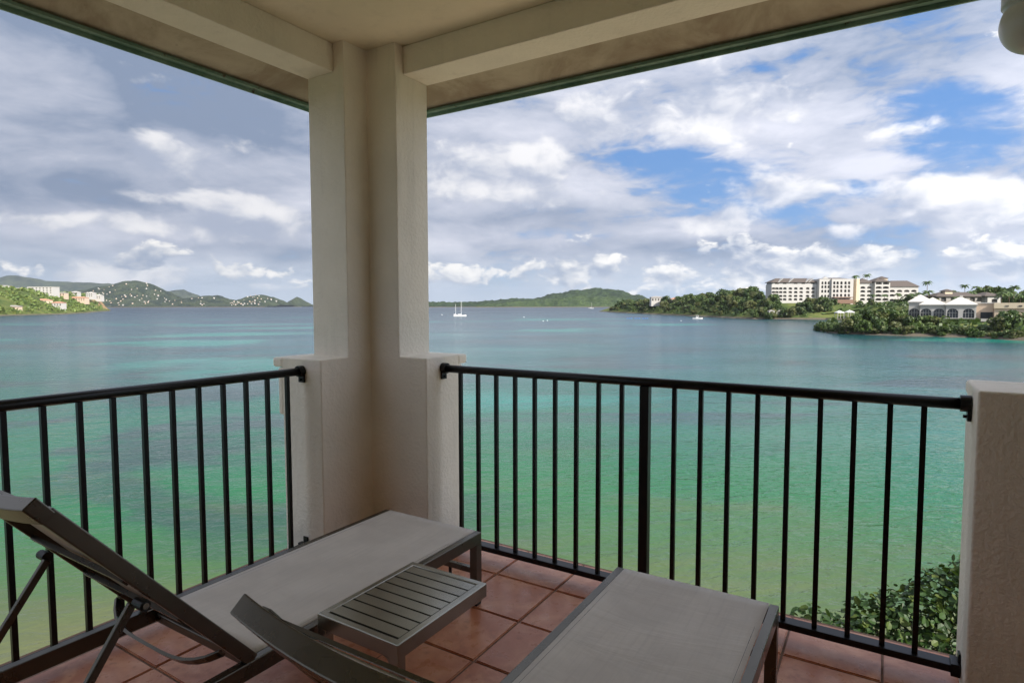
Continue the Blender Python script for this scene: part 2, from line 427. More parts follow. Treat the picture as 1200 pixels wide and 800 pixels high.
def balcony():
    # floor slab with tiles
    slab = MB().box((-2.93, -3.6, -.30), (4.6, 2.93, -.007)).build('balcony_floor', M['grout'])
    tag(slab, kind='structure')
    P = .345; G = .0045
    hx = P / 2 - G
    tm = MB().box((-hx, -hx, -.014), (hx, hx, 0)).mesh('tile', M['terracotta'])
    bm = bmesh.new(); bm.from_mesh(tm)
    bmesh.ops.bevel(bm, geom=[e for e in bm.edges if all(v.co.z > -.001 for v in e.verts)], offset=.004, segments=2, affect='EDGES')
    bm.to_mesh(tm); bm.free()
    for i in range(-4, 8):
        for j in range(-9, 2):
            o = link('tile', tm, slab)
            o.location = (-1.345 + P * (i + .5), 2.565 + P * (j - .5) + P * 0, rnd.uniform(-.0012, .0006))
            o.rotation_euler = (rnd.uniform(-.002, .002), rnd.uniform(-.002, .002), rnd.choice((0, 1, 2, 3)) * math.pi / 2 + rnd.uniform(-.003, .003))
    # ceiling
    c = MB().box((XO + .002, -3.6, CEIL), (4.6, YO - .002, CEIL + .22)).build('ceiling', M['ceiling_paint']); tag(c, kind='structure')
    # corner pillar: L-shaped, with wider low piers that carry the rails
    root = empty('corner_pillar', (XI, YI, 0))
    tag(root, 'cream stucco corner pillar with low piers between the two black railings', 'pillar')
    def rel(mb): mb.v = [(x - XI, y - YI, z) for x, y, z in mb.v]; return mb
    low = [(XI, YI), (PXR, YI), (PXR, PYO), (PXO, PYO), (PXO, PYL), (XI, PYL)]
    up = [(XI, YI), (RXR, YI), (RXR, YO), (XO, YO), (XO, RYL), (XI, RYL)]
    mb = MB(); z0, z1, z2 = 0., CAP, CEIL
    def ring(poly, a, b, sides):
        for i in sides:
            p, q = poly[i], poly[(i + 1) % 6]; mb.add([(*p, a), (*q, a), (*q, b), (*p, b)], [(0, 1, 2, 3)])
    ring(low, z0, z1, (1, 2, 3, 4)); ring(up, z1, z2, (1, 2, 3, 4))
    mb.add([(XI, YI, z0), (PXR, YI, z0), (PXR, YI, z1), (RXR, YI, z1), (RXR, YI, z2), (XI, YI, z2), (XI, YI, z1)], [(0, 1, 2, 3, 4, 5, 6)])
    mb.add([(XI, YI, z0), (XI, PYL, z0), (XI, PYL, z1), (XI, RYL, z1), (XI, RYL, z2), (XI, YI, z2), (XI, YI, z1)], [(6, 5, 4, 3, 2, 1, 0)])
    mb.add([(RXR, YI, z1), (PXR, YI, z1), (PXR, PYO, z1), (PXO, PYO, z1), (PXO, PYL, z1), (XI, PYL, z1), (XI, RYL, z1), (XO, RYL, z1), (XO, YO, z1), (RXR, YO, z1)], [tuple(range(10))])
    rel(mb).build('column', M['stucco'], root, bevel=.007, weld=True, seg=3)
    for nm, o_, a, b in (('moulding', .043, .79, 1.058), ('cap', .087, 1.06, CAP - .001)):
        m1 = MB().prism([(PXR - .002, PYO + .001), (PXR - .002, PYO + o_), (PXO - o_, PYO + o_), (PXO - o_, PYL + .002), (PXO - .001, PYL + .002), (PXO - .001, PYO + .001)], a, b)
        rel(m1).build(nm, M['stucco'], root, bevel=.012, weld=True)
    # end pier
    r2 = empty('end_pier', (.278, YI, 0)); tag(r2, 'low grey stucco pier at the far end of the long railing', 'pier')
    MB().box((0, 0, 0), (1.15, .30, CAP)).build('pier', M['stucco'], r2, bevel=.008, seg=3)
    MB().box((.002, .301, .79), (1.15, .345, 1.058)).build('moulding', M['stucco'], r2, bevel=.012)
    MB().box((.002, .301, 1.06), (1.15, .386, CAP - .001)).build('cap', M['stucco'], r2, bevel=.012)
    # beams
    b1 = MB().box((XO + .001, -3.6, BEAM), (-2.632, RYL - .001, CEIL - .001)).build('beam', M['stucco'], bevel=.005)
    tag(b1, 'stucco ceiling beam over the shorter railing with open sea beyond', 'beam', 'beams round the balcony ceiling')
    b2 = MB().box((RXR + .001, 2.606, BEAM), (4.6, YO - .001, CEIL - .001)).build('beam', M['stucco'], bevel=.005)
    tag(b2, 'stucco ceiling beam over the longer railing facing the hotel', 'beam', 'beams round the balcony ceiling')
    # eave: sloping soffit with a green metal drip edge
    ex, ey, ez = -3.07, 3.045, 2.60
    ev = empty('roof_eave', (XO, YO, BEAM)); tag(ev, 'stained roof eave with green metal drip edge beyond the ceiling beams', 'eave')
    def rel2(mb): mb.v = [(x - XO, y - YO, z - BEAM) for x, y, z in mb.v]; return mb
    m = MB(); zi, zo, zt = BEAM + .004, ez + .036, CEIL + .2
    prof = lambda k: [(k, zi), (1 - k, zi)]
    xi, yi, xo, yo = XO - .001, YO + .001, ex + .012, ey - .012
    A = [(xi, -3.6), (xi, yi), (4.6, yi)]; Bq = [(xo, -3.6), (xo, yo), (4.6, yo)]
    vs = [(*p, zi) for p in A] + [(*p, zo) for p in Bq] + [(*p, zt) for p in A] + [(*p, zt) for p in Bq]
    m.add(vs, [(0, 1, 4, 3), (1, 2, 5, 4), (9, 10, 7, 6), (10, 11, 8, 7), (3, 4, 10, 9), (4, 5, 11, 10), (0, 6, 7, 1), (1, 7, 8, 2), (0, 3, 9, 6), (2, 8, 11, 5)])
    rel2(m).build('soffit', M['soffit_board'], ev, weld=True)
    m = MB().prism([(ex, -3.6), (ex + .011, -3.6), (ex + .011, ey - .011), (4.6, ey - .011), (4.6, ey), (ex, ey)], ez, zt + .01)
    rel2(m).build('drip_edge', M['green_trim'], ev)
    m = MB().prism([(ex + .0115, -3.6), (ex + .045, -3.6), (ex + .045, ey - .045), (4.6, ey - .045), (4.6, ey - .0115), (ex + .0115, ey - .0115)], ez + .020, ez + .034)
    rel2(m).build('drip_lip', M['green_trim'], ev)
    # flood lamp under the eave
    lp = empty('flood_lamp', (.2856, 1.8916, 2.072))
    tag(lp, 'round white flood lamp with ringed lens hanging beside the roof eave', 'lamp')
    can = [(.002, .30), (.060, .30), (.064, .295), (.066, .075), (.069, .07), (.069, .045), (.0665, .043)] + [(.072 * math.cos(R(a)), .072 * math.sin(R(a))) for a in range(33, -86, -9)] + [(.003, -.072)]
    MB().lathe(can, 40).build('lamp_housing', M['lamp_white'], lp, smooth=True)
    aim = (RT * .52 - FW * .8 + Vector((0, 0, -.30))).to_track_quat('-Z', 'Y').to_euler()
    rg = MB().lathe([(.052, -.040), (.058, -.050), (.056, -.060), (.050, -.062), (.047, -.058), (.047, -.064), (.042, -.069), (.038, -.066), (.038, -.040)], 36).build('lamp_rim', M['lamp_white'], lp, smooth=True); rg.rotation_euler = aim
    MB().lathe([(.002, -.0745), (.018, -.0735), (.037, -.070), (.037, -.05)], 32).build('lens', M['lens_glass'], rg, smooth=True)
    MB().tube([(0, 0, .30), (0, 0, CEIL - 2.073)], .014, 10).build('stem', M['lamp_white'], lp, smooth=True)
    # the storeys below and unseen walls added to dim the balcony light
    bl = empty('resort_building', (0, 0, SEA)); tag(bl, 'stucco storeys of the resort building below the balcony floor', 'building')
    MB().box((-2.80, -9, SEA - 1), (9, 2.80, -.302)).build('wall', M['stucco'], bl).location = (0, 0, -SEA)
    MB().box((-2.80, -2.7, -.299), (4.6, -2.5, CEIL - .001)).build('unseen_back_wall', M['bounce_tan'], bl).location = (0, 0, -SEA)  # unseen, added to close the back so the inner faces fall darker
    MB().box((3.30, -2.499, -.001), (3.5, 2.5, CEIL - .001)).build('unseen_side_wall', M['bounce_tan'], bl).location = (0, 0, -SEA)  # unseen, added and positioned to hold back light from the right
balcony()

# ------------------------------------------------------------------ railings
def railing(name, p0, p1, spots, post, label, inn):
    """p0 -> p1 along the rail line; spots = distances of balusters from p0"""
    p0 = Vector((*p0, 0)); p1 = Vector((*p1, 0)); d = (p1 - p0).normalized(); L = (p1 - p0).length
    root = empty(name, p0, math.atan2(d.y, d.x)); tag(root, label, 'railing', 'balcony railings')
    m = M['black_metal']
    MB().tube([(.03, 0, 1.048), (L - .03, 0, 1.048)], .0215, 16).build('handrail', m, root, smooth=True)
    # flat channel at the foot
    MB().box((.012, -.03, .055), (L - .012, .03, .083)).build('bottom_rail', m, root, bevel=.003)
    bal = MB().box((-.0095, -.0095, .0835), (.0095, .0095, 1.034)).mesh('baluster', m)
    for x in spots:
        o = link('baluster', bal, root); o.location = (x, 0, 0); o.rotation_euler.z = rnd.uniform(-.02, .02)
    if post: MB().box((post - .022, -.022, .012), (post + .022, .022, 1.03)).build('post', m, root, bevel=.003)
    for x, sg in ((0, 1), (L, -1)):
        b = MB().tube([(x + sg * .001, 0, 1.05), (x + sg * .034, 0, 1.05)], .030, 18)
        b.box((x + sg * .001 - (.012 if sg < 0 else 0), -.022, .988), (x + sg * .001 + (.012 if sg > 0 else 0), .022, 1.04))
        bb = b.build('bracket', m, root, bevel=.002)
        MB().tube([(x + sg * .013, -.001, 1.003), (x + sg * .024, -.001, 1.003)], .006, 8).build('bolt', m, bb)
        k = MB().box((min(x + sg * .001, x + sg * .03), -.036, .045), (max(x + sg * .001, x + sg * .03), .036, .092))
        k.box((min(x + sg * .001, x + sg * .008), -.018, .0925), (max(x + sg * .001, x + sg * .008), .018, .125))
        k.build('foot_bracket', m, root, bevel=.002)
    return root
YR, XL = 2.690, -2.700
railing('railing', (PXR, YR), (.277, YR), [.127 + .1195 * i for i in range(9)] + [1.336 + .1185 * i for i in range(8)] + [2.272], 1.199,
        'long black metal railing with a thicker middle post by the terracotta floor', True)
railing('railing', (XL, -.62), (XL, PYL), [.135 + .1218 * i for i in range(-1, 22)][1:], None,
        'short black metal railing without middle post behind the propped-up lounger', False)

# ------------------------------------------------------------------ loungers
def lounger(x0, x1, yf, yh, blen, ang, label):
    """x0..x1 width, yf far end, yh hinge, backrest leans towards -y"""
    w = x1 - x0; root = empty('sun_lounger', (x0, yf, 0)); tag(root, label, 'lounger', 'sun loungers on the balcony')
    m = M['bronze_metal']; H = .345; RW, RH = .030, .052; L = yf - yh + .86     # rails run on under the backrest
    hy = yh - yf
    for x in (0, w - RW):
        MB().box((x, -L, H - RH), (x + RW, 0, H)).build('side_rail', m, root, bevel=.003)
    lg = MB().box((-.0195, -.0195, .012), (.0195, .0195, H - RH - .0005)).mesh('leg', m)
    ft = MB().box((-.017, -.017, 0), (.017, .017, .0115)).mesh('foot', M['plastic_black'])
    for x in (.0195, w - .0195):
        for y in (-.0200, -L + .10):
            o = link('leg', lg, root); o.location = (x, y, 0); f = link('foot', ft, o)
    for y, z, h in ((-.016, H - .028, .040), (hy + .01, H - .034, .028), (-L + .016, H - .026, .05)):
        MB().box((RW + .0005, y - .014, z - h / 2), (w - RW - .0005, y + .014, z + h / 2)).build('crossbar', m, root, bevel=.003)
    st = MB().box((.0395, -.034, .150), (w - .0395, -.008, .176)).build('stretcher', m, root, bevel=.003)
    MB().tube([(w * .72, -.021, .149), (w * .72, -.021, .095)], .008, 8).build('peg', M['plastic_black'], st)
    # seat sling: a gently sagging sheet with thickness
    def sheet(u0, u1, v0, v1, nu, nv, fn, th=.003):
        mb = MB(); top = []; 
        for j in range(nv + 1):
            for i in range(nu + 1):
                top.append(fn(u0 + (u1 - u0) * i / nu, v0 + (v1 - v0) * j / nv))
        n = nu + 1; N = len(top)
        fs = [(j * n + i, j * n + i + 1, (j + 1) * n + i + 1, (j + 1) * n + i) for j in range(nv) for i in range(nu)]
        bot = [(x, y, z - th) for x, y, z in top]
        fb = [tuple(k + N for k in f[::-1]) for f in fs]
        rim = [k for k in range(nu + 1)] + [j * n + nu for j in range(1, nv + 1)] + [nv * n + i for i in range(nu - 1, -1, -1)] + [j * n for j in range(nv - 1, 0, -1)]
        fr = [(rim[(k + 1) % len(rim)], rim[k], rim[k] + N, rim[(k + 1) % len(rim)] + N) for k in range(len(rim))]
        return mb.add(top + bot, fs + fb + fr)
    e = RW + .0015
    def seat(x, y):
        a = (x - e) / (w - 2 * e); b = y / hy
        return (x, y, H + .0005 - .012 * (4 * a * (1 - a)) * min(1, 6 * b, 6 * (1 - b)) ** .8 - .004 * (1 if 0 < a < 1 else 0) * 0)
    s = sheet(e, w - e, hy + .012, -.001, 14, 26, seat).build('seat_sling', M['sling'], root, smooth=True)
    for x in (e + .016, w - e - .016):                                  # stitched hems
        MB().box((x - .0012, hy + .03, H - .0045), (x + .0012, -.02, H - .0008)).build('hem', M['bronze_metal'], s)
    # backrest in its own tilted frame: local +y runs up the back
    bk = link('backrest_frame', None, root); bk.location = (0, hy - .005, H - .012); bk.rotation_euler = (math.pi - ang, 0, 0)
    # after that turn, local y points to -Y and upwards, local z points to the rear of the back
    MBK = MB
    for x in (.001, w - RW - .001):
        MB().bar((x + RW / 2, .012, 0), (x + RW / 2, blen - .05, 0), RW - .004, .038).build('back_rail', m, bk, bevel=.003)
    def bow(t): return .027 * (1 - (2 * t - 1) ** 2)
    # bowed head rail, a bent flat bar standing proud of the rails
    mb = MB(); n = 18; vs = []
    for i in range(n + 1):
        t = i / n; x = .0 + w * t; b = bow(t); y = blen - .004
        vs += [(x, y - .058, -.014 + b), (x, y, -.016 + b), (x, y, .020 + b), (x, y - .058, .020 + b)]
    fs = [(0, 1, 2, 3), (4 * n + 3, 4 * n + 2, 4 * n + 1, 4 * n)]
    for i in range(n):
        for k in range(4): fs.append((4 * i + k, 4 * i + (k + 1) % 4, 4 * i + 4 + (k + 1) % 4, 4 * i + 4 + k))
    mb.add(vs, fs).build('head_rail', m, bk, bevel=.003, weld=True)
    MB().bar((RW + .002, blen - .080, -.013), (w - RW - .002, blen - .080, -.015), .007, .007).build('hem_rod', m, bk)
    def back(x, y):
        a = (x - e) / (w - 2 * e); k = max(0, min(1, (y - (blen - .085)) / .055)) ** .8
        return (x, y, -.011 + .014 * 4 * a * (1 - a) * math.sin(math.pi * min(1, y / (blen - .085))) + (bow(a) + .004) * k)
    sheet(e, w - e, .02, blen - .022, 16, 36, back, -.003).build('back_sling', M['sling'], bk, smooth=True)
    for y in (.30, blen * .60):
        MB().bar((RW + .002, y, .016), (w - RW - .002, y, .016), .018, .014).build('brace', m, bk)
    # sagging tie bar under the back
    mb = MB(); vs = []; n = 16
    for i in range(n + 1):
        t = i / n; x = RW * .3 + (w - RW * .6) * t; zz = .024 + .075 * (1 - (2 * t - 1) ** 4) * .9
        vs += [(x, .115 + .0, zz), (x, .143, zz), (x, .143, zz + .009), (x, .115, zz + .009)]
    fs = [(0, 1, 2, 3), (4 * n + 3, 4 * n + 2, 4 * n + 1, 4 * n)]
    for i in range(n):
        for k in range(4): fs.append((4 * i + k, 4 * i + (k + 1) % 4, 4 * i + 4 + (k + 1) % 4, 4 * i + 4 + k))
    mb.add(vs, fs).build('tie_bar', m, bk, weld=True)
    # prop: a hinge block on each rail and a strut down to the side rail
    for x, sx in ((RW * .5, 1), (w - RW * .5, -1)):
        y0 = blen * .52
        hb = MB().tube([(x - sx * .016, y0, .038), (x + sx * .026, y0, .038)], .014, 14).build('hinge_block', M['plastic_black'], bk, smooth=False)
        MB().tube([(x - sx * .0165, y0, .038), (x - sx * .0195, y0, .038)], .008, 10).build('screw', M['table_metal'], hb)
        # strut, in lounger axes
        ca, sa = math.cos(ang), math.sin(ang)
        top = (x + sx * .038, hy - .005 - ca * y0 - sa * .045, H - .012 + sa * y0 - ca * .045)
        MB().bar(top, (x + sx * .038, top[1] - .20, H + .003), .016, .021).build('strut', m, root, bevel=.003)
        MB().tube([(x + sx * .015, top[1] - .20, H - .002), (x + sx * .052, top[1] - .20, H - .002)], .010, 10).build('strut_pin', m, root)
    return root
lounger(-2.185, -1.578, 2.268, 1.085, .845, R(50), 'sun lounger beside the corner pillar with its backrest raised against the short railing')
lounger(-.893, -.285, 2.250, 1.045, .752, R(51.9), 'sun lounger between the slatted side table and the long railing end pier')

# ------------------------------------------------------------------ side table
def side_table():
    x0, x1, y0, y1, H = -1.549, -1.196, 1.283, 1.752, .402
    root = empty('side_table', (x0, y0, 0)); tag(root, 'low dark metal side table with slatted top between the two loungers', 'table')
    m = M['table_metal']; w, l = x1 - x0, y1 - y0; fr = .026; dz = .050
    o4 = [(0, 0), (w, 0), (w, l), (0, l)]; i4 = [(fr, fr), (w - fr, fr), (w - fr, l - fr), (fr, l - fr)]; vs = []; fs = []
    for z in (H - dz, H): vs += [(*p, z) for p in o4] + [(*p, z) for p in i4]
    for i in range(4):
        j = (i + 1) % 4; fs += [(i, j, j + 8, i + 8), (j + 4, i + 4, i + 12, j + 12), (i + 8, j + 8, j + 12, i + 12), (j, i, i + 4, j + 4)]
    MB().add(vs, fs).build('top_frame', m, root, bevel=.003, weld=True)
    n = 8; gap = .0075; sw = (l - 2 * fr - (n + 1) * gap) / n          # eight slats, nine slots
    sm = MB().box((fr + .0008, 0, H - .016), (w - fr - .0008, sw, H - .0006)).mesh('slat', m)
    for i in range(n):
        o = link('slat', sm, root); o.location = (0, fr + gap + (sw + gap) * i, 0)
    MB().box((fr + .001, fr + .001, H - .042), (w - fr - .001, l - fr - .001, H - .030)).build('under_tray', M['plastic_black'], root)
    for x in (0, w - .038):
        lm = MB().box((x + .0012 * (x == 0), .0012, .03), (x + .038 - .0012 * (x > 0), .034, H - dz + .012))
        lm.build('leg', m, root, bevel=.002)
        MB().box((x, 0, 0), (x + .038, .21, .0295)).build('floor_runner', m, root, bevel=.003)
    for x, s in ((.038, 1), (w - .038, -1)):      # rounded gussets where leg meets frame
        pts = [(x, H - dz - .001)] + [(x + s * .028 * (1 - math.sin(R(a))), H - dz - .001 - .028 * (1 - math.cos(R(a)))) for a in range(0, 91, 15)]
        g = MB(); k = len(pts)
        g.add([(p, .002, z) for p, z in pts] + [(p, .032, z) for p, z in pts], [tuple(range(k)), tuple(range(2 * k - 1, k - 1, -1))] + [(i, (i + 1) % k, (i + 1) % k + k, i + k) for i in range(k)])
        g.build('gusset', m, root, weld=True)
side_table()

# ------------------------------------------------------------------ sea and land
def fractal(x, y, o=5, seed=0.):
    from mathutils import noise
    return noise.fractal(Vector((x, y, seed)), 1., 2., o)

RT_POLY = [(154, 1054), (165, 860), (175, 767), (188, 602), (198, 496), (226, 482), (250, 469), (263, 469), (268, 430), (255, 380), (215, 330), (165, 300),
           (143, 284), (134, 241), (149, 228), (163, 216), (167, 196), (200, 150), (700, 150), (700, 1400), (400, 1500), (200, 1250)]
LF_POLY = [(-614, 720), (-632, 800), (-640, 860), (-700, 980), (-790, 1130), (-900, 1330), (-1005, 1490), (-1045, 1540), (-1120, 1560), (-1300, 1500), (-1700, 1300), (-1700, 560), (-760, 560), (-660, 640)]
def sdist(poly, x, y):
    """signed distance, positive inside"""
    inside = False; best = 1e18; n = len(poly)
    for i in range(n):
        ax, ay = poly[i]; bx, by = poly[(i + 1) % n]
        if (ay > y) != (by > y) and x < (bx - ax) * (y - ay) / (by - ay) + ax: inside = not inside
        dx, dy = bx - ax, by - ay; t = max(0, min(1, ((x - ax) * dx + (y - ay) * dy) / (dx * dx + dy * dy)))
        q = (ax + dx * t - x) ** 2 + (ay + dy * t - y) ** 2
        if q < best: best = q
    return math.sqrt(best) * (1 if inside else -1)
def lerp(v, a, b, c, d): t = max(0, min(1, (v - a) / (b - a))); return c + (d - c) * t
def h_right(l, d):
    s = sdist(RT_POLY, l, d) + 2.5 * fractal(l * .08, d * .08, 3, 2.)
    if s <= 0: return max(-3, s * .3)
    cap = lerp(d, 300, 430, 4.6, 10.5)
    hump = 9 * math.exp(-((l - 250) / 60) ** 2 - ((d - 640) / 110) ** 2)
    return min(.9 + s * .34, cap * min(1, .35 + s / 45)) + hump * min(1, s / 30) + .5 * fractal(l * .05, d * .05, 4)
def h_left(l, d):
    s = sdist(LF_POLY, l, d) + 4 * fractal(l * .03, d * .03, 4, 5.)
    if s <= 0: return max(-3, s * .3)
    k = lerp(d, 1050, 1300, .58, 1.0) + lerp(d, 1300, 1400, 0, .9)
    return 1.2 + min(s * k, 33 + 3 * fractal(l * .012, d * .012, 3, 9.)) + 1.2 * fractal(l * .04, d * .04, 4)
def terrain(name, fn, l0, l1, d0, d1, step, m):
    nl = int((l1 - l0) / step); nd = int((d1 - d0) / step); vs = []; H = {}
    for j in range(nd + 1):
        for i in range(nl + 1):
            l, d = l0 + i * step, d0 + j * step; vs.append(S(l, d, fn(l, d)))
    n = nl + 1; keep = []
    for j in range(nd):
        for i in range(nl):
            q = (j * n + i, j * n + i + 1, (j + 1) * n + i + 1, (j + 1) * n + i)
            if max(vs[k].z for k in q) > SEA - 2.5: keep.append(q)
    o = MB().add(vs, keep).build(name, m, smooth=True); return tag(o, kind='structure')
def setting():
    N = 1; R_ = 15000
    o = MB().add([(-R_, -R_, SEA), (R_, -R_, SEA), (R_, R_, SEA), (-R_, R_, SEA)], [(0, 1, 2, 3)]).build('sea', M['sea']); tag(o, kind='structure')
    # sandy shore under the building
    vs = []; fs = []; na = 40
    for k in range(na + 1):
        a = R(-110 + 220 * k / na)
        for r, z in ((2, 1.2), (12, .9), (16 + 1.2 * math.sin(k * 1.3), .15), (20, -.9)):
            p = S(math.sin(a) * r, math.cos(a) * r - 1, z); vs.append(p)
    for k in range(na):
        for i in range(3): fs.append((k * 4 + i, k * 4 + i + 1, k * 4 + 5 + i, k * 4 + 4 + i))
    o = MB().add(vs, fs).build('beach', M['sand'], smooth=True); tag(o, kind='structure')
    terrain('headland', h_right, 120, 520, 150, 1150, 7, M['land'])
    terrain('headland', h_left, -1320, -600, 590, 1590, 11, M['land'])
setting()

def ridge(name, prof, d, depth, m, rough, seed, step=25, across=30):
    """a hill range standing out of the sea: profile of (l, height) points at distance d"""
    ls = [p[0] for p in prof]; vs = []; n = int((ls[-1] - ls[0]) / step)
    def hh(l):
        for (a, ha), (b, hb) in zip(prof, prof[1:]):
            if a <= l <= b:
                t = (l - a) / (b - a); t = t * t * (3 - 2 * t); return ha + (hb - ha) * t
        return 0
    for j in range(across + 1):
        s = -1 + 2 * j / across
        for i in range(n + 1):
            l = ls[0] + (ls[-1] - ls[0]) * i / n
            h = hh(l); env = max(0, 1 - abs(s) ** 1.5)
            spur = .75 + .35 * fractal(l / 420, s * 1.4, 4, seed)
            z = h * env * (spur * (1 - env) + env) + rough * (.6 * fractal(l / 60, s * depth / 60, 4, seed + 3) + .5 * fractal(l / 21, s * depth / 21, 2, seed + 8)) * min(1, env * 3) - 3 * (env < .02)
            vs.append(S(l, d + s * depth, z))
    k = n + 1
    fs = [(j * k + i, j * k + i + 1, (j + 1) * k + i + 1, (j + 1) * k + i) for j in range(across) for i in range(n)]
    o = MB().add(vs, fs).build(name, m, smooth=True); tag(o, kind='structure')
    return lambda l, s: h_at(vs, k, n, across, ls, l, s)
def h_at(vs, k, n, across, ls, l, s):
    i = int(round((l - ls[0]) / (ls[-1] - ls[0]) * n)); j = int(round((s + 1) / 2 * across)); return vs[j * k + max(0, min(n, i))]
def prof_px(pts, d):   # bearings and elevations measured from the balcony, turned into metres at that distance
    return [((x - 600) / 703 * d, max(0, (357 - y) / 703 * d + 12)) for x, y in pts]
far_main = ridge('far_hills', prof_px([(60, 357), (95, 339), (130, 333.5), (150, 328.5), (162, 327.5), (175, 331), (190, 338), (203, 345), (215, 349), (232, 348), (243, 345.5), (256, 345.5), (268, 349.5), (282, 351), (296, 346), (308, 345), (320, 347.5), (331, 353), (336, 356.5)], 4600), 4600, 420, M['far_forest'], 10, 1.)
ridge('far_hills', prof_px([(334, 357.6), (341, 352), (350, 347), (358, 352.5), (364, 357.6)], 5000), 5000, 250, M['far_forest'], 7, 4.)
ridge('far_mountain', prof_px([(-120, 340), (-50, 330), (0, 325.5), (18, 321), (35, 324), (60, 328.5), (100, 330), (140, 332), (190, 342), (205, 339.5), (213, 338.5), (225, 343), (240, 350), (262, 357)], 8200), 8200, 700, M['far_forest'], 20, 7., step=60)
ridge('wooded_island', prof_px([(440, 356), (505, 354), (540, 354.5), (575, 352.5), (605, 349.5), (625, 350), (650, 344), (675, 340), (700, 338), (722, 340), (745, 346), (765, 352), (785, 357.5)], 3800), 3800, 330, M['forest'], 15, 11., step=11, across=70)
ridge('wooded_island', prof_px([(560, 357.5), (600, 354), (640, 350.5), (665, 348.5), (690, 347), (712, 347.5), (730, 350.5), (745, 356), (752, 358)], 3300), 3300, 170, M['forest_light'], 13, 14., step=9, across=44)

# ------------------------------------------------------------------ plants
def crown_mesh(seed, rx, rz, lobes, leaves, size, m):
    r = random.Random(seed); mb = MB(); cs = []
    for i in range(lobes):
        a = r.uniform(0, 2 * math.pi); q = r.random() ** .5; z = r.uniform(-.55, .75)
        k = math.sqrt(max(.05, 1 - (z / 1.05) ** 2))
        cs.append((Vector((math.cos(a) * q * rx * k * .72, math.sin(a) * q * rx * k * .72, z * rz * .8)), r.uniform(.28, .46) * rx))
    for i in range(leaves):
        c, cr = r.choice(cs)
        n = Vector((r.gauss(0, 1), r.gauss(0, 1), r.gauss(.25, 1))).normalized()
        p = c + n * cr * r.uniform(.72, 1.05) * Vector((1, 1, .8)).length / 1.63
        t = (n + Vector((r.gauss(0, .5), r.gauss(0, .5), r.gauss(0, .5)))).normalized(); a = t.orthogonal().normalized(); b = t.cross(a)
        an = r.uniform(0, 6.28); a, b = a * math.cos(an) + b * math.sin(an), b * math.cos(an) - a * math.sin(an)
        s = size * r.uniform(.6, 1.35)
        mb.add([p - a * s, p - b * s * .6 + t * s * .15, p + a * s, p + b * s * .6 - t * s * .1], [(0, 1, 2, 3)])
    return mb.mesh('crown', m)
def trunk_mesh(seed, h, rad):
    r = random.Random(seed); mb = MB()
    pts = [(0, 0, -1.2), (r.uniform(-.1, .1), r.uniform(-.1, .1), h * .5), (r.uniform(-.3, .3), r.uniform(-.3, .3), h)]
    mb.tube(pts, [rad, rad * .75, rad * .45], 7)
    for i in range(5):
        a = i * 1.26 + r.uniform(-.3, .3); z = h * r.uniform(.55, .9)
        mb.tube([(0, 0, z), (math.cos(a) * h * .28, math.sin(a) * h * .28, z + h * .22), (math.cos(a) * h * .48, math.sin(a) * h * .48, z + h * .5)], [rad * .5, rad * .33, rad * .12], 5)
    return mb.mesh('trunk', M['bark'])
CR = [crown_mesh(20 + i, 4.2, 3.6 + (i % 3) * .5, 13, 1000, .62, M['leaf_shore' if i % 3 else 'leaf_olive']) for i in range(6)]
TR = [trunk_mesh(40 + i, 4.2, .26) for i in range(3)]
def tree(l, d, z, s, i, label, group, name='broadleaf_tree', squash=1., lift=1.):
    o = empty(name, S(l, d, z), rnd.uniform(0, 6.28)); tag(o, label, 'tree', group)
    c = link('crown', CR[i % 6], o); c.location = (0, 0, 4.6 * s * lift); c.scale = (s, s, s * squash)
    t = link('trunk', TR[i % 3], o); t.scale = (s, s, s * lift)
    return o
def palm_parts(seed):
    r = random.Random(seed); mb = MB(); top = Vector((0, 0, 0))
    for k in range(17):
        a = k * 2.4 + r.uniform(-.2, .2); up = r.uniform(-.1, .9); L = r.uniform(1.9, 2.6); prev = None; dirh = Vector((math.cos(a), math.sin(a), 0)); side = Vector((-dirh.y, dirh.x, 0))
        for i in range(7):
            t = i / 6; p = dirh * L * t + Vector((0, 0, up * L * t * .9 - 1.5 * t * t * L * .55)); wd = .30 * math.sin(math.pi * min(1, .12 + t * .88)) + .03
            cur = (p - side * wd - Vector((0, 0, wd * .6)), p, p + side * wd - Vector((0, 0, wd * .6)))
            if prev: mb.add([*prev, *cur], [(0, 1, 4, 3), (1, 2, 5, 4)])
            prev = cur
    return mb.mesh('frond_crown', M['leaf_palm'])
PC = [palm_parts(60 + i) for i in range(3)]
def palm(l, d, z, h, label, group, s=1.):
    o = empty('palm_tree', S(l, d, z), rnd.uniform(0, 6.28)); tag(o, label, 'palm', group)
    bx, by = rnd.uniform(-.6, .6), rnd.uniform(-.6, .6)
    MB().tube([(0, 0, -1), (bx * .3, by * .3, h * .5), (bx, by, h)], [.24, .17, .13], 7).build('trunk', M['bark'], o, smooth=True)
    c = link('frond_crown', PC[rnd.randrange(3)], o); c.location = (bx, by, h); c.scale = (s, s, s); return o

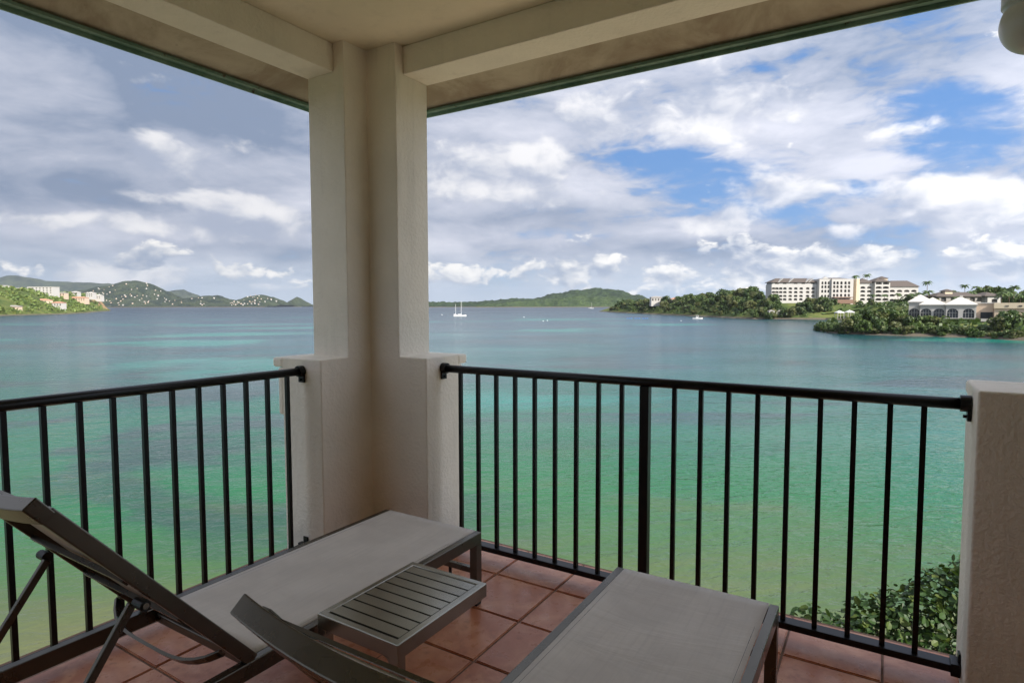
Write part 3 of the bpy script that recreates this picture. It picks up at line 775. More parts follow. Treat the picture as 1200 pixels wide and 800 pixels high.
def clear_of(l, d):
    """keep trees off the building plots"""
    for (a, b, c, e) in ((222, 360, 498, 560), (160, 200, 243, 275), (190, 260, 228, 290), (226, 300, 318, 345), (236, 272, 462, 482), (183, 190, 740, 790)):
        if a < l < b and c < d < e: return False
    return True
VILLAS = [(-817, -795, 985), (-785, -745, 975), (-786, -758, 900), (-697, -674, 872), (-673, -656, 876), (-664, -635, 770), (-849, -812, 1150), (-893, -878, 1260), (-926, -910, 1330)]   # left, right, front of each headland villa
def woods():
    # belt along the hotel peninsula
    k = 0; tries = 0
    while k < 200 and tries < 4000:
        tries += 1
        d = rnd.uniform(490, 1000); s0 = rnd.random() ** 1.2 * 75 + 2
        l = None
        # walk inland from the western shore of the peninsula
        for q in range(120, 330, 3):
            if sdist(RT_POLY, q, d) > s0: l = q; break
        if l is None or not clear_of(l, d): continue
        z = h_right(l, d); sc = rnd.uniform(.95, 1.65) if s0 > 12 else rnd.uniform(.6, 1.0)
        tree(l, d, z - .6, sc, k, 'dark green tree in the dense belt along the hotel peninsula shore', 'trees along the hotel peninsula', squash=rnd.uniform(.8, 1.05), lift=rnd.uniform(.6, .95)); k += 1
    # garden in front of the hotel
    for i in range(34):
        l = rnd.uniform(205, 345); d = rnd.uniform(472, 497)
        if 252 < l < 290 and rnd.random() < .75: continue
        if not sdist(RT_POLY, l, d) > 2 or 238 < l < 272 and d < 482: continue
        tree(l, d, h_right(l, d) - .5, rnd.uniform(.42, .8), i, 'round garden tree below the hotel facade', 'garden trees in front of the hotel', lift=.75)
    for i in range(14):
        l = rnd.uniform(286, 352); d = rnd.uniform(440, 492)
        palm(l, d, h_right(l, d), rnd.uniform(7, 11), 'leafy palm in the garden below the hotel wing', 'garden palms in front of the hotel', 1.5)
    # mangrove on the near point
    pts = [(992, 380, 240, .75), (1004, 377, 242, .9), (1016, 374, 243, 1.15), (1028, 372, 244, 1.2), (1040, 371, 246, 1.2), (1052, 374, 243, 1.05), (1061, 378, 238, .9), (1012, 383, 236, .8), (1032, 382, 236, .9), (1048, 383, 234, .8),
           (1070, 380, 234, .95), (1082, 379, 233, 1.0), (1094, 380, 232, .95), (1104, 383, 229, .85), (1088, 386, 227, .7), (1072, 387, 229, .7), (982, 384, 246, .5)]
    for i, (x, y, d, s) in enumerate(pts):
        tree((x - 600) / 703 * d, d, 12 + (357 - y) / 703 * d - 3.2 * s, s * .92, i, 'broad shore tree on the near point below the arched pavilion', 'shore trees on the near point', squash=.95, lift=.72)
    for i, x in enumerate(range(1112, 1165, 6)):
        d = 224 - (x - 1110) * .10
        tree((x - 600) / 703 * d, d, .6, .62 + .1 * (i % 2), i, 'low dark bush at the foot of the pavilion hedge', 'bushes below the pavilion hedge', 'shore_bush', .8, .45)
    for i, (x, y, s) in enumerate(((1168, 380, .7), (1177, 377, .85), (1188, 377, .9), (1199, 377, .9), (1212, 376, .95), (1172, 388, .5), (1190, 390, .5))):
        d = 212; tree((x - 600) / 703 * d, d, 12 + (357 - y) / 703 * d - 3.4 * s, s, i, 'spreading dark tree before the tan wall at the water', 'dark trees by the tan wall', lift=.75)
    edge = [(150, 288), (143, 283), (137, 262), (134.5, 243), (141, 235), (149, 229.5), (156, 223), (163, 217), (166, 205), (168, 196)]
    k = 0
    for (a, b), (c, e) in zip(edge, edge[1:]):
        n = max(2, int(math.hypot(c - a, e - b) / 2.6))
        for i in range(n):
            l = a + (c - a) * i / n + 1.3 + rnd.uniform(-.8, 1.2); d = b + (e - b) * i / n + .6 + rnd.uniform(-.8, 1)
            tree(l, d, max(.1, h_right(l, d) - 1.1), rnd.uniform(.42, .66), k, 'low mangrove bush leaning over the water at the near point', 'mangrove bushes along the near point', 'mangrove_bush', rnd.uniform(.8, 1), .42); k += 1
    for i in range(30):
        l = 204 + rnd.random() ** .8 * 55; d = rnd.uniform(484, 503)
        tree(l, d, h_right(l, d) - .8, rnd.uniform(.75, 1.25), i, 'full green tree hiding the base of the hotel wing with roof parapets', 'trees at the foot of the hotel', lift=.7)
    # trees behind the pavilion and the lodge
    for i, (x, y, d, s) in enumerate(((1096, 352, 330, 1.1), (1092, 349, 350, 1.2), (1102, 347, 372, 1.3), (1084, 351, 345, 1.), (1110, 344, 380, 1.3), (1150, 340, 390, 1.5), (1160, 339, 392, 1.6), (1170, 341, 388, 1.5), (1180, 344, 372, 1.4), (1190, 346, 360, 1.3), (1200, 344, 356, 1.4), (1210, 345, 350, 1.4), (1142, 343, 395, 1.2), (1185, 350, 335, 1.), (1196, 351, 325, 1.), (1080, 357, 310, .8))):
        tree((x - 600) / 703 * d, d, 12 + (357 - y) / 703 * d - 7.2 * s, s, i, 'tall green tree behind the dark roofed lodge', 'trees behind the lodge')
    for (x, y, d, h, s) in ((1085, 331, 360, 17, 1.4), (1087, 342, 340, 12, 1.6), (1130, 335, 345, 15, 1.3), (1141, 337, 350, 14, 1.4), (1136, 342, 340, 12, 1.5), (1186, 337, 330, 14, 1.7), (1182, 343, 325, 11, 1.9), (1194, 346, 320, 10, 1.6), (1172, 345, 322, 10, 1.6), (1118, 349, 322, 9, 1.3), (1077, 349, 352, 9, 1.5), (1099, 345, 356, 11, 1.5), (1109, 344, 366, 12, 1.6)):
        palm((x - 600) / 703 * d, d, 12 + (357 - y) / 703 * d - h, h, 'tall slim palm standing over the pavilion roofs', 'palms behind the pavilion', s)
    for x, y in ((1000.5, 324), (1014.5, 322.5)):
        palm((x - 600) / 703 * 575, 575, 12 + (357 - y) / 703 * 575 - 28, 28, 'palm whose head rises above the hotel roof', 'palms behind the hotel roof', 1.9)
    # undergrowth, one mass
    r = random.Random(99)
    def scrub(name, fn, poly, box, count, sz, m, smax=1e9):
        mb = MB(); n = 0; tr = 0
        while n < count and tr < count * 12:
            tr += 1; l = r.uniform(box[0], box[1]); d = r.uniform(box[2], box[3]); s = sdist(poly, l, d)
            if not 1.5 < s < smax or (name == 'undergrowth' and not clear_of(l, d)): continue
            if name == 'scrub' and d > 1320 and s < 16: continue
            if name == 'scrub' and any(a - 4 < l < b + 4 and e - 26 < d < e + 16 for a, b, e in VILLAS): continue
            z = fn(l, d)
            if z < 1.6: continue
            n += 1; R0 = sz * r.uniform(.6, 1.5); c = S(l, d, z + R0 * .25)
            for q in range(12):
                nn = Vector((r.gauss(0, 1), r.gauss(0, 1), abs(r.gauss(.3, .8)))).normalized(); p = c + nn * R0 * Vector((1, 1, .8)).length / 1.6 * r.uniform(.6, 1)
                t = (nn + Vector((r.gauss(0, .5), r.gauss(0, .5), r.gauss(0, .5)))).normalized(); a = t.orthogonal().normalized(); b = t.cross(a); s_ = R0 * r.uniform(.3, .55)
                mb.add([p - a * s_, p - b * s_ * .7, p + a * s_, p + b * s_ * .7], [(0, 1, 2, 3)])
        return mb.build(name, m)
    o = scrub('undergrowth', h_right, RT_POLY, (130, 420, 195, 950), 2200, 2.0, M['leaf_shore'], 110)
    tag(o, 'dense green undergrowth covering the hotel peninsula', 'undergrowth', kind='stuff')
    o = scrub('scrub', h_left, LF_POLY, (-1320, -610, 600, 1580), 5200, 3.4, M['leaf_hill'], 190)
    tag(o, 'green tropical scrub covering the opposite headland', 'scrub', kind='stuff')
woods()

def near_tree():
    """broad-leaved shore tree whose top reaches up beside the end pier"""
    r = random.Random(3); base = S(6.9, 8.9, .4)
    o = empty('sea_grape_tree', base); tag(o, 'leafy green shore tree reaching up below the railing by the end pier', 'tree')
    z0 = -4.95 - base.z
    lm = MB(); cs = []
    blob = [(-2.15, .2, 1.2, .42), (-1.75, .1, 1.1, .5), (-1.2, .2, 1.25, .55), (-.75, .1, 1.45, .58), (-.2, .2, 1.65, .6), (.4, .1, 1.75, .7), (1.1, .1, 1.7, .9), (-.1, .1, .6, 1.2), (-1.2, 0, .45, .95), (1., .2, .3, 1.4), (-2., .1, .55, .65), (0, 0, -.6, 1.3), (-1.4, 0, -.5, .9)]
    ex = RT; ey = FW
    for bx, by, bz, br in blob:
        for i in range(int(900 * br * br)):
            n = Vector((r.gauss(0, 1), r.gauss(0, 1), r.gauss(.35, 1))).normalized(); p = ex * bx + ey * by + Vector((0, 0, bz)) + n * br * r.uniform(.62, 1.06)
            t = (n * .6 + Vector((r.gauss(0, .5), r.gauss(0, .5), .6 + r.gauss(0, .4)))).normalized(); a = t.orthogonal().normalized(); b = t.cross(a)
            an = r.uniform(0, 6.28); a, b = a * math.cos(an) + b * math.sin(an), b * math.cos(an) - a * math.sin(an); s = r.uniform(.036, .068)
            pts = [p + (a * math.cos(R(q)) * 1.05 + b * math.sin(R(q)) * .82) * s * (1 if q else 1.25) + t * (.16 * s * abs(math.sin(R(q)))) for q in range(0, 360, 60)]
            lm.add([p - t * s * .08] + pts, [(0, k + 1, (k + 1) % 6 + 1) for k in range(6)])
    c = lm.build('crown', M['leaf_near'], o); c.location = (0, 0, z0)
    tb = MB(); tb.tube([(0, 0, -1), (.15, .1, z0 * .45), (-.05, .05, z0 * .85)], [.16, .13, .09], 9)
    for bx, by, bz, br in blob:
        p = ex * bx + ey * by + Vector((0, 0, z0 + bz)); tb.tube([(0, .05, z0 * .72), tuple(p * .5 + Vector((0, 0, z0 * .42))), tuple(p)], [.06, .035, .012], 6)
    tb.build('trunk', M['bark'], o, smooth=True)
near_tree()

# ------------------------------------------------------------------ buildings across the bay
def frame(name, l, d, z, turn=0.):
    """a building's own axes: x to the right, y away from us, z up"""
    return empty(name, S(l, d, z), YAW + turn)
def arch_pane(w, h, rise):
    pts = [(-w / 2, 0), (w / 2, 0)] + [(w / 2 * math.cos(R(a)), h - rise + rise * math.sin(R(a))) for a in range(0, 181, 30)]
    n = len(pts)
    return MB().add([(x, 0, z) for x, z in pts] + [(x, .12, z) for x, z in pts], [tuple(range(n)), tuple(range(2 * n - 1, n - 1, -1))] + [(i, i + n, (i + 1) % n + n, (i + 1) % n) for i in range(n)])
def facade(root, x0, x1, z0, z1, y, cols, rows, ww, wh, rise, wall, pane, depth=1.3, back=12.):
    """a wall with deep openings: piers, bands and spandrels in front, panes set back in the reveals"""
    m = MB(); m.box((x0, y + depth, z0), (x1, y + back, z1 - .03))
    zs = sorted(rows); xs = sorted(cols)
    # vertical piers
    ed = [x0] + [v for c in xs for v in (c - ww / 2, c + ww / 2)] + [x1]
    for a, b in zip(ed[::2], ed[1::2]):
        if b - a > .02: m.box((a, y, z0), (b, y + depth - .01, z1))
    hed = [z0] + [v for r_ in zs for v in (r_, r_ + wh)] + [z1]
    for c in xs:
        a, b = c - ww / 2, c + ww / 2
        for p, q in zip(hed[::2], hed[1::2]):
            if q - p > .02: m.box((a + .001, y + .02, p), (b - .001, y + depth - .012, q))
        for r_ in zs:      # rounded heads
            for sgn in (-1, 1):
                px = c + sgn * (ww / 2 - .001); pts = [(px, r_ + wh)] + [(c + sgn * ww / 2 * math.cos(R(t)), r_ + wh - rise + rise * math.sin(R(t))) for t in (0, 30, 60, 90)]
                k = len(pts)
                m.add([(X, y + .03, Z) for X, Z in pts] + [(X, y + .5, Z) for X, Z in pts], [tuple(range(k)), tuple(range(2 * k - 1, k - 1, -1))] + [(i, (i + 1) % k, (i + 1) % k + k, i + k) for i in range(k)])
    wl = m.build('wall', wall, root)
    pm = MB().box((-ww / 2 + .003, 0, .003), (ww / 2 - .003, .12, wh - .003)).mesh('window', pane)
    for c in xs:
        for r_ in zs:
            o = link('window', pm, root); o.location = (c, y + depth - .16, r_)
    return wl
def hip(x0, x1, y0, y1, z, rise, over=.8):
    x0 -= over; x1 += over; y0 -= over; y1 += over; e = min((y1 - y0), (x1 - x0)) / 2
    if x1 - x0 > y1 - y0: a, b = (x0 + e, (y0 + y1) / 2), (x1 - e, (y0 + y1) / 2)
    else: a, b = ((x0 + x1) / 2, y0 + e), ((x0 + x1) / 2, y1 - e)
    return MB().add([(x0, y0, z), (x1, y0, z), (x1, y1, z), (x0, y1, z), (*a, z + rise), (*b, z + rise), (x0, y0, z - .3), (x1, y0, z - .3), (x1, y1, z - .3), (x0, y1, z - .3)],
                    [(0, 1, 5, 4) if x1 - x0 > y1 - y0 else (0, 1, 4), (1, 2, 5) if x1 - x0 > y1 - y0 else (1, 2, 5, 4), (2, 3, 4, 5) if x1 - x0 > y1 - y0 else (2, 3, 5), (3, 0, 4) if x1 - x0 > y1 - y0 else (3, 0, 4, 5),
                     (0, 6, 7, 1), (1, 7, 8, 2), (2, 8, 9, 3), (3, 9, 6, 0), (9, 8, 7, 6)])

def hotel():
    d = 520.; sc = d / 703
    X = lambda zx: (890 + zx / 6.316 - 600) * sc - 225.      # metres along the front
    Z = lambda zy: (357 - (310 + zy / 6.316)) * sc + 12 - 9.  # metres above the terrace
    root = frame('hotel', 225, d, 9.); tag(root, 'large white resort hotel with dark roofs and rows of arched balconies', 'hotel')
    W, C = M['far_white'], M['far_cream']
    r4 = [Z(v) for v in (268, 243, 215, 188)]
    facade(root, X(84), X(416), -1, Z(148), 0, [X(v) for v in (98, 123, 151, 182, 222, 262, 302, 350, 390)], r4, 3.0, 1.9, .7, W, M['room_dark'])
    facade(root, X(84) + 1, X(416), Z(148) + .01, Z(134), .6, [X(v) for v in (125, 182, 262, 320, 390)], [Z(147)], 3.4, 1.2, .4, W, M['room_dark'], 1.)
    # central blocks, projecting
    facade(root, X(418), X(500), -1, Z(112), -4, [X(v) for v in (440, 463, 486)], [Z(v) for v in (282, 248, 212, 180, 152)], 1.75, 2.5, .85, W, M['room_dark'], 1.1, 16)
    facade(root, X(502), X(660), -1, Z(112), -5.5, [X(v) for v in (520, 544, 572, 602, 628)], [Z(v) for v in (282, 242, 210, 180, 152)], 2.0, 2.5, .95, W, M['room_dark'], 1.1, 17)
    MB().box((X(505), -9, Z(292)), (X(645), -5.6, Z(262))).box((X(505), -9.5, Z(250)), (X(645), -5.6, Z(244))).build('terrace_awning', M['awning'], root)
    pm = MB(); p0, p1 = X(436), X(485)
    pm.add([(p0, -4.2, Z(112)), (p1, -4.2, Z(112)), ((p0 + p1) / 2, -4.2, Z(94)), (p0, -2, Z(112)), (p1, -2, Z(112)), ((p0 + p1) / 2, -2, Z(94))], [(0, 1, 2), (5, 4, 3), (0, 2, 5, 3), (1, 4, 5, 2), (0, 3, 4, 1)])
    pm.build('gable', W, root)
    # recessed link with a cream tower
    facade(root, X(661), X(703), -1, Z(120), 3, [X(682)], [Z(v) for v in (240, 212, 182, 152)], 2.6, 1.9, .5, M['far_pink'], M['room_dark'], 1.2)
    MB().box((X(704), -1, -1), (X(727), 12, Z(110))).build('stair_tower', C, root)
    facade(root, X(728), X(832), -1, Z(140), 0, [X(757), X(806)], [Z(v) for v in (268, 240, 210, 182)], 4.2, 1.9, .8, W, M['room_dark'], 1.6)
    facade(root, X(833), X(944), -1, Z(132), -2.5, [X(861), X(913)], [Z(v) for v in (270, 241, 212, 183, 152)], 5.2, 2.0, .8, W, M['room_dark'], 2.6)
    facade(root, X(946), X(1172), -1, Z(168), 1, [X(v) for v in (980, 1034, 1087, 1140)], [Z(v) for v in (275, 240, 208)], 4.6, 2.0, .9, W, M['room_dark'], 1.8)
    MB().box((X(946), .8, Z(176)), (X(1172), 1.05, Z(169))).build('cornice', W, root)
    hip(X(84), X(416), .4, 12, Z(134), 3.6).build('roof', M['far_roof'], root)
    hip(X(440), X(660), -2, 11, Z(111), 1.2, -.6).build('roof', M['far_roof'], root)
    hip(X(728), X(832), 0, 12, Z(139), 4.2).build('roof', M['far_roof'], root)
    hip(X(833), X(940), -2.5, 12, Z(131), 3.6).build('roof', M['far_roof'], root)
    hip(X(946), X(1172), 1, 13, Z(166), 5.2).build('roof', M['far_roof'], root)
    MB().box((X(893), 2, Z(131)), (X(948), 9, Z(106))).build('lift_tower', C, root)
    hip(X(893), X(948), 2, 9, Z(105), 1.8, .5).build('roof', M['far_roof'], root)
    for zx in (128, 205, 330, 352):     # white parapet fins climbing the roof
        x = X(zx); w = 4.5; m = MB()
        m.add([(x, -.3, Z(134)), (x + w, -.3, Z(104)), (x + w, -.3, Z(108)), (x, -.3, Z(140)), (x, 5, Z(134)), (x + w, 5, Z(104)), (x + w, 5, Z(108)), (x, 5, Z(140))],
              [(0, 1, 2, 3)[::-1], (4, 5, 6, 7), (0, 4, 5, 1)[::-1], (1, 5, 6, 2)[::-1], (2, 6, 7, 3)[::-1], (3, 7, 4, 0)[::-1]]); m.build('parapet', W, root)
    # lawn
    o = MB().add([S(248, 478, h_right(255, 478) + .6), S(292, 478, h_right(285, 478) + .6), S(300, 512, 9.6), S(250, 512, 9.6)], [(0, 1, 2, 3)]).build('lawn', M['lawn']); tag(o, kind='structure')
hotel()

def pavilion():
    d = 252.; sc = d / 703
    X = lambda zx: ((1030 + zx / 7.06 - 600) * sc - 166.5) * .835
    Z = lambda zy: (357 - (320 + zy / 7.06)) * sc + 12 - 4.6
    root = frame('arched_pavilion', 166.5, d, 4.6, R(-33)); tag(root, 'white pavilion with pyramid roofs and tall arched windows by the water', 'pavilion')
    W = M['far_white']
    def block(x0, x1, cols, y, ztop, back, apex):
        facade(root, x0, x1, Z(392), ztop, y, cols, [Z(372)], 3.7, Z(297) - Z(372), 1.5, W, M['glass_dark'], .7, back)
        for c in cols:      # glazing bars
            b = MB().box((c - .05, y + .42, Z(372)), (c + .05, y + .50, Z(298)))
            for q in (-.95, .95): b.box((c + q - .04, y + .42, Z(372)), (c + q + .04, y + .50, Z(310)))
            b.box((c - 1.8, y + .43, Z(332)), (c + 1.8, y + .49, Z(330))); b.build('glazing_bar', W, root)
        MB().box((x0 - .3, y - .3, ztop), (x1 + .3, y + back, ztop + .45)).build('cornice', W, root)
        hip(x0, x1, y, y + back, ztop + .46 + .3, apex - ztop, .5).build('roof', M['roof_white'], root)
    block(X(244), X(436), [X(290)], 3.5, Z(254), 8, Z(196))
    block(X(336), X(540), [X(384), X(489)], 1.2, Z(278), 10, Z(220))
    block(X(542), X(774), [X(594), X(717)], 0, Z(278), 10.5, Z(214))
    MB().box((X(652), 4.2, Z(210)), (X(676), 5.6, Z(192))).build('cupola', M['roof_white'], root)
    MB().box((X(534), -.25, Z(398)), (X(905), -.02, Z(376))).build('plinth', W, root)
    # the long tan wing
    r2 = frame('tan_wing', 166.5, d, 4.6, R(-33)); tag(r2, 'long tan flat roofed wing joined to the pavilion', 'building')
    X2 = X
    MB().box((X2(776), 3, Z(398)), (X2(906), 14, Z(258))).build('wall', M['far_pink'], r2)
    MB().box((X2(812), 2.6, Z(372)), (X2(903), 2.98, Z(325))).build('window', M['glass_dark'], r2)
    MB().box((X2(908), 0, Z(420)), (X2(1500), 15, Z(296))).build('wall', M['far_pink'], r2)
    MB().box((X2(904), -.5, Z(295)), (X2(1500), 15.5, Z(252))).build('parapet', M['far_cream'], r2)
    MB().box((X2(776), 2.7, Z(257)), (X2(902), 14.2, Z(250))).build('coping', M['far_white'], r2)
    for k in range(4):
        x = X2(985 + k * 95); MB().box((x, -.62, Z(282)), (x + 1., -.51, Z(270))).build('vent', M['room_dark'], r2)
    # clipped hedge on the terrace edge
    hg = frame('hedge', (1106 - 600) * .34, 239, 3.4); tag(hg, 'clipped dark green hedge under the pavilion windows', 'hedge')
    r = random.Random(5); m = MB()
    for i in range(2600):
        p = Vector((r.uniform(0, 19), r.choice((r.uniform(0, 2.2), 0)), r.uniform(0, 2.6))); p.z = 2.6 if r.random() < .4 else p.z; s = r.uniform(.12, .3)
        t = Vector((r.gauss(0, 1), -1 + r.gauss(0, .6), .6 + r.gauss(0, .6))).normalized(); a = t.orthogonal().normalized(); b = t.cross(a)
        m.add([p - a * s, p - b * s, p + a * s, p + b * s], [(0, 1, 2, 3)])
    m.box((.1, .15, -1), (18.9, 2.1, 2.5)); m.build('hedge_leaves', M['leaf_shore'], hg)
    nt = frame('barrier_net', (1170 - 600) * .302, 211, 1.1); tag(nt, 'orange barrier netting under the trees at the water edge', 'netting')
    n = MB()
    for k in range(9): n.box((k * 1.2, 0, 0), (k * 1.2 + 1.14, .06, 1.5 + .2 * math.sin(k * 2)))
    n.build('net', M['orange_net'], nt)
    for k in range(4): MB().tube([(k * 3.5, .12, -1), (k * 3.5, .12, 1.9)], .05, 6).build('stake', M['bark'], nt)
    # lodge behind
    d2 = 332.; s2 = d2 / 703
    XL_ = lambda zx: (1030 + zx / 7.06 - 600) * s2; ZL = lambda zy: (357 - (320 + zy / 7.06)) * s2 + 12
    lo = frame('lodge', XL_(500), d2, 0); tag(lo, 'grey lodge with wide dark hipped roof and roof turret', 'lodge'); bx = XL_(500)
    facade(lo, XL_(520) - bx, XL_(900) - bx, 4, ZL(200), 3, [XL_(v) - bx for v in (560, 640, 720, 800, 860)], [ZL(240)], 2.8, 2.4, .3, M['roof_grey'], M['room_dark'], .8, 12)
    facade(lo, XL_(902) - bx, XL_(1015) - bx, 4, ZL(198), 1, [XL_(960) - bx], [ZL(250)], 3.2, 2.0, .4, M['far_white'], M['room_dark'], .8, 12)
    hip(XL_(500) - bx, XL_(905) - bx, 3, 15, ZL(196), ZL(160) - ZL(196)).build('roof', M['far_roof'], lo)
    hip(XL_(880) - bx, XL_(1018) - bx, 1, 13, ZL(193), ZL(162) - ZL(193)).build('roof', M['far_roof'], lo)
    MB().box((XL_(602) - bx, 6, ZL(185)), (XL_(664) - bx, 9.5, ZL(152))).build('turret', M['far_cream'], lo)
    hip(XL_(602) - bx, XL_(664) - bx, 6, 9.5, ZL(150), 1.0, .5).build('roof', M['far_roof'], lo)
pavilion()

def canopy(l, d, z, w, h, name, label, group=None):
    o = frame(name, l, d, z); tag(o, label, 'canopy', group)
    for x in (-w / 2, w / 2):
        for y in (-w / 2, w / 2): MB().box((x - .12, y - .12, -1), (x + .12, y + .12, h)).build('post', M['far_white'], o)
    hip(-w / 2, w / 2, -w / 2, w / 2, h + .31, h * .5, .4).build('roof', M['boat_white'], o)
canopy(254, 466, 2.2, 4.6, 3.2, 'beach_canopy', 'small white gazebo at the cove shore below the hotel lawn', 'white canopies in the cove')
canopy(263, 468, 2.4, 4.6, 3.2, 'beach_canopy', 'small white gazebo next to the low tent in the cove', 'white canopies in the cove')
canopy(271, 464, 1.2, 8.0, 2.6, 'beach_canopy', 'wide low white tent roof at the end of the cove', 'white canopies in the cove')
def jetty():
    o = frame('villa_terrace', 212, 489, 5); o.scale = (.62, .62, .62); tag(o, 'low white beach house with grey stair at the hotel garden shore', 'building')
    MB().box((-4, 0, -3), (3, 6, 2.6)).build('wall', M['far_white'], o)
    MB().box((5, 0, -3), (18, 4, 1.2)).build('terrace_wall', M['far_white'], o)
    MB().add([(5, 2, 1.21), (16, 6, 5), (16, 9, 5), (5, 5, 1.21), (5, 2, -2), (16, 6, -2), (16, 9, -2), (5, 5, -2)], [(0, 1, 2, 3), (0, 4, 5, 1), (2, 6, 7, 3), (1, 5, 6, 2), (3, 7, 4, 0), (7, 6, 5, 4)]).build('stair', M['roof_grey'], o)
    hip(-4, 3, 0, 6, 2.9, 1.2, .4).build('roof', M['roof_grey'], o)
    MB().box((-3.2, -.06, .2), (-1.6, -.001, 1.7)).build('window', M['glass_dark'], o)
jetty()

def house(l, d, z, w, dp, h, wall, roof, rise, cols, rows, label, turn=0., name='villa', group=None, flat=False):
    o = frame(name, l, d, z, turn); tag(o, label, 'house', group)
    cx = [w * (i + .5) / cols for i in range(cols)]; fh = h / rows
    facade(o, 0, w, -6, h, 0, cx, [fh * j + fh * .22 for j in range(rows)], min(2.6, w / cols * .55), fh * .52, .4, wall, M['room_dark'], 1.0, dp)
    if flat: MB().box((-.3, -.3, h), (w + .3, dp + .3, h + .6)).build('roof', roof, o)
    else: hip(0, w, 0, dp, h + .31, rise, .6).build('roof', roof, o)
    return o
def LP(x, d): return (x - 600) / 703 * d
def HZ(y, d): return 12 + (357 - y) / 703 * d
W_, P_, C_ = M['far_white'], M['far_pink'], M['far_cream']
house(LP(830, 0) + LP(763, 790), 790, HZ(353.5, 790), 15, 10, 5.5, W_, M['roof_grey'], 1.4, 4, 1, 'white villa with grey roof on the tip of the peninsula', name='villa')
house(LP(787, 760), 760, HZ(358, 760), 19, 12, 8.0, C_, M['roof_red'], 2.2, 5, 2, 'tan villa with brown roof among trees on the peninsula')
house(LP(807, 750), 750, HZ(356.5, 750), 9, 9, 4.5, P_, M['roof_red'], 1.5, 2, 1, 'small tan annexe beside the brown roofed villa')
house(LP(873, 640), 640, HZ(341.5, 640), 14, 8, 3.0, W_, M['roof_white'], 1., 4, 1, 'white house peeping over the treetops beside the hotel')
# the opposite headland
house(LP(17, 985), 985, HZ(342.5, 985), 21, 14, 8.5, W_, M['roof_white'], 1, 4, 3, 'white villa at the seaward end of the white hilltop complex', name='hilltop_villa', flat=True, group='white villas on the opposite headland')
house(LP(34, 975), 975, HZ(342.8, 975), 40, 16, 10.5, W_, M['roof_white'], 1, 7, 3, 'long white three storey hilltop villa on the opposite headland', name='hilltop_villa', flat=True, group='white villas on the opposite headland')
house(LP(-14, 900), 900, HZ(340.5, 900), 27, 14, 9, W_, M['roof_white'], 1, 4, 3, 'white villa standing apart beyond the long hilltop villa on the headland', name='hilltop_villa', flat=True, group='white villas on the opposite headland')
house(LP(38, 872), 872, HZ(357.5, 872), 22, 12, 8.5, C_, M['roof_red'], 2., 5, 2, 'peach villa with red roof low on the opposite headland', name='hillside_villa')
house(LP(60, 876), 876, HZ(357.7, 876), 16, 10, 5, W_, M['roof_red'], 1.6, 4, 1, 'low peach annexe beside the red roofed headland villa', name='hillside_villa')
house(LP(-6, 770), 770, HZ(361.5, 770), 28, 10, 4, P_, M['roof_grey'], 1.6, 5, 1, 'long grey roofed house by the headland shore', name='shore_house')
house(LP(81, 1150), 1150, HZ(351.5, 1150), 32, 12, 6, P_, M['roof_red'], 2., 7, 2, 'long pink house near the headland cliff', name='hillside_villa')
house(LP(68, 1040), 1040, HZ(345.5, 1040), 13, 10, 5, P_, M['roof_grey'], 1.5, 3, 1, 'small pink house between the hilltop villa and the cliff house', name='hillside_villa')
house(LP(102, 1260), 1260, HZ(346.5, 1260), 14, 12, 7.5, W_, M['roof_white'], 2.2, 3, 2, 'white villa above the brown headland cliff', name='hillside_villa', group='white villas above the cliff')
house(LP(111, 1330), 1330, HZ(349, 1330), 15, 12, 7, W_, M['roof_white'], 2.2, 3, 2, 'white villa at the outer edge of the headland cliff', name='hillside_villa', group='white villas above the cliff')
house(LP(84, 1200), 1200, HZ(343.5, 1200), 14, 10, 4, W_, M['roof_white'], 1.5, 3, 1, 'small white cottage on the ridge above the pink house', name='hillside_villa')

def far_houses():
    r = random.Random(31)
    ms = []
    for i in range(5):
        w, dp, h = r.uniform(12, 24), 13, r.uniform(6, 10)
        m = MB().box((0, 0, -10), (w, dp, h)); m.v += []; hp = hip(0, w, 0, dp, h + .31, 3., .8); wall = m.mesh('wall', M['far_house' if i % 3 else 'far_pink']); roof = hp.mesh('roof', M['far_house' if i % 2 else 'roof_red'])
        ms.append((wall, roof))
    n = 0
    while n < 150:
        x = r.choice((r.uniform(95, 205), r.uniform(95, 205), r.uniform(170, 265), r.uniform(285, 332))); s = -r.random() ** .8 * .9 + -.06
        l = LP(x, 4600)
        try: p = far_main(l, s)
        except Exception: continue
        if p.z < SEA + 12: continue
        wall, roof = ms[r.randrange(5)]
        o = empty('hillside_house', p + Vector((0, 0, 1.5)), YAW + r.uniform(-.6, .6)); k = r.uniform(.32, .62); o.scale = (k, k, k)
        tag(o, 'tiny pale house scattered over the far hills', 'house', 'pale houses on the far hills')
        link('wall', wall, o); link('roof', roof, o); n += 1
far_houses()

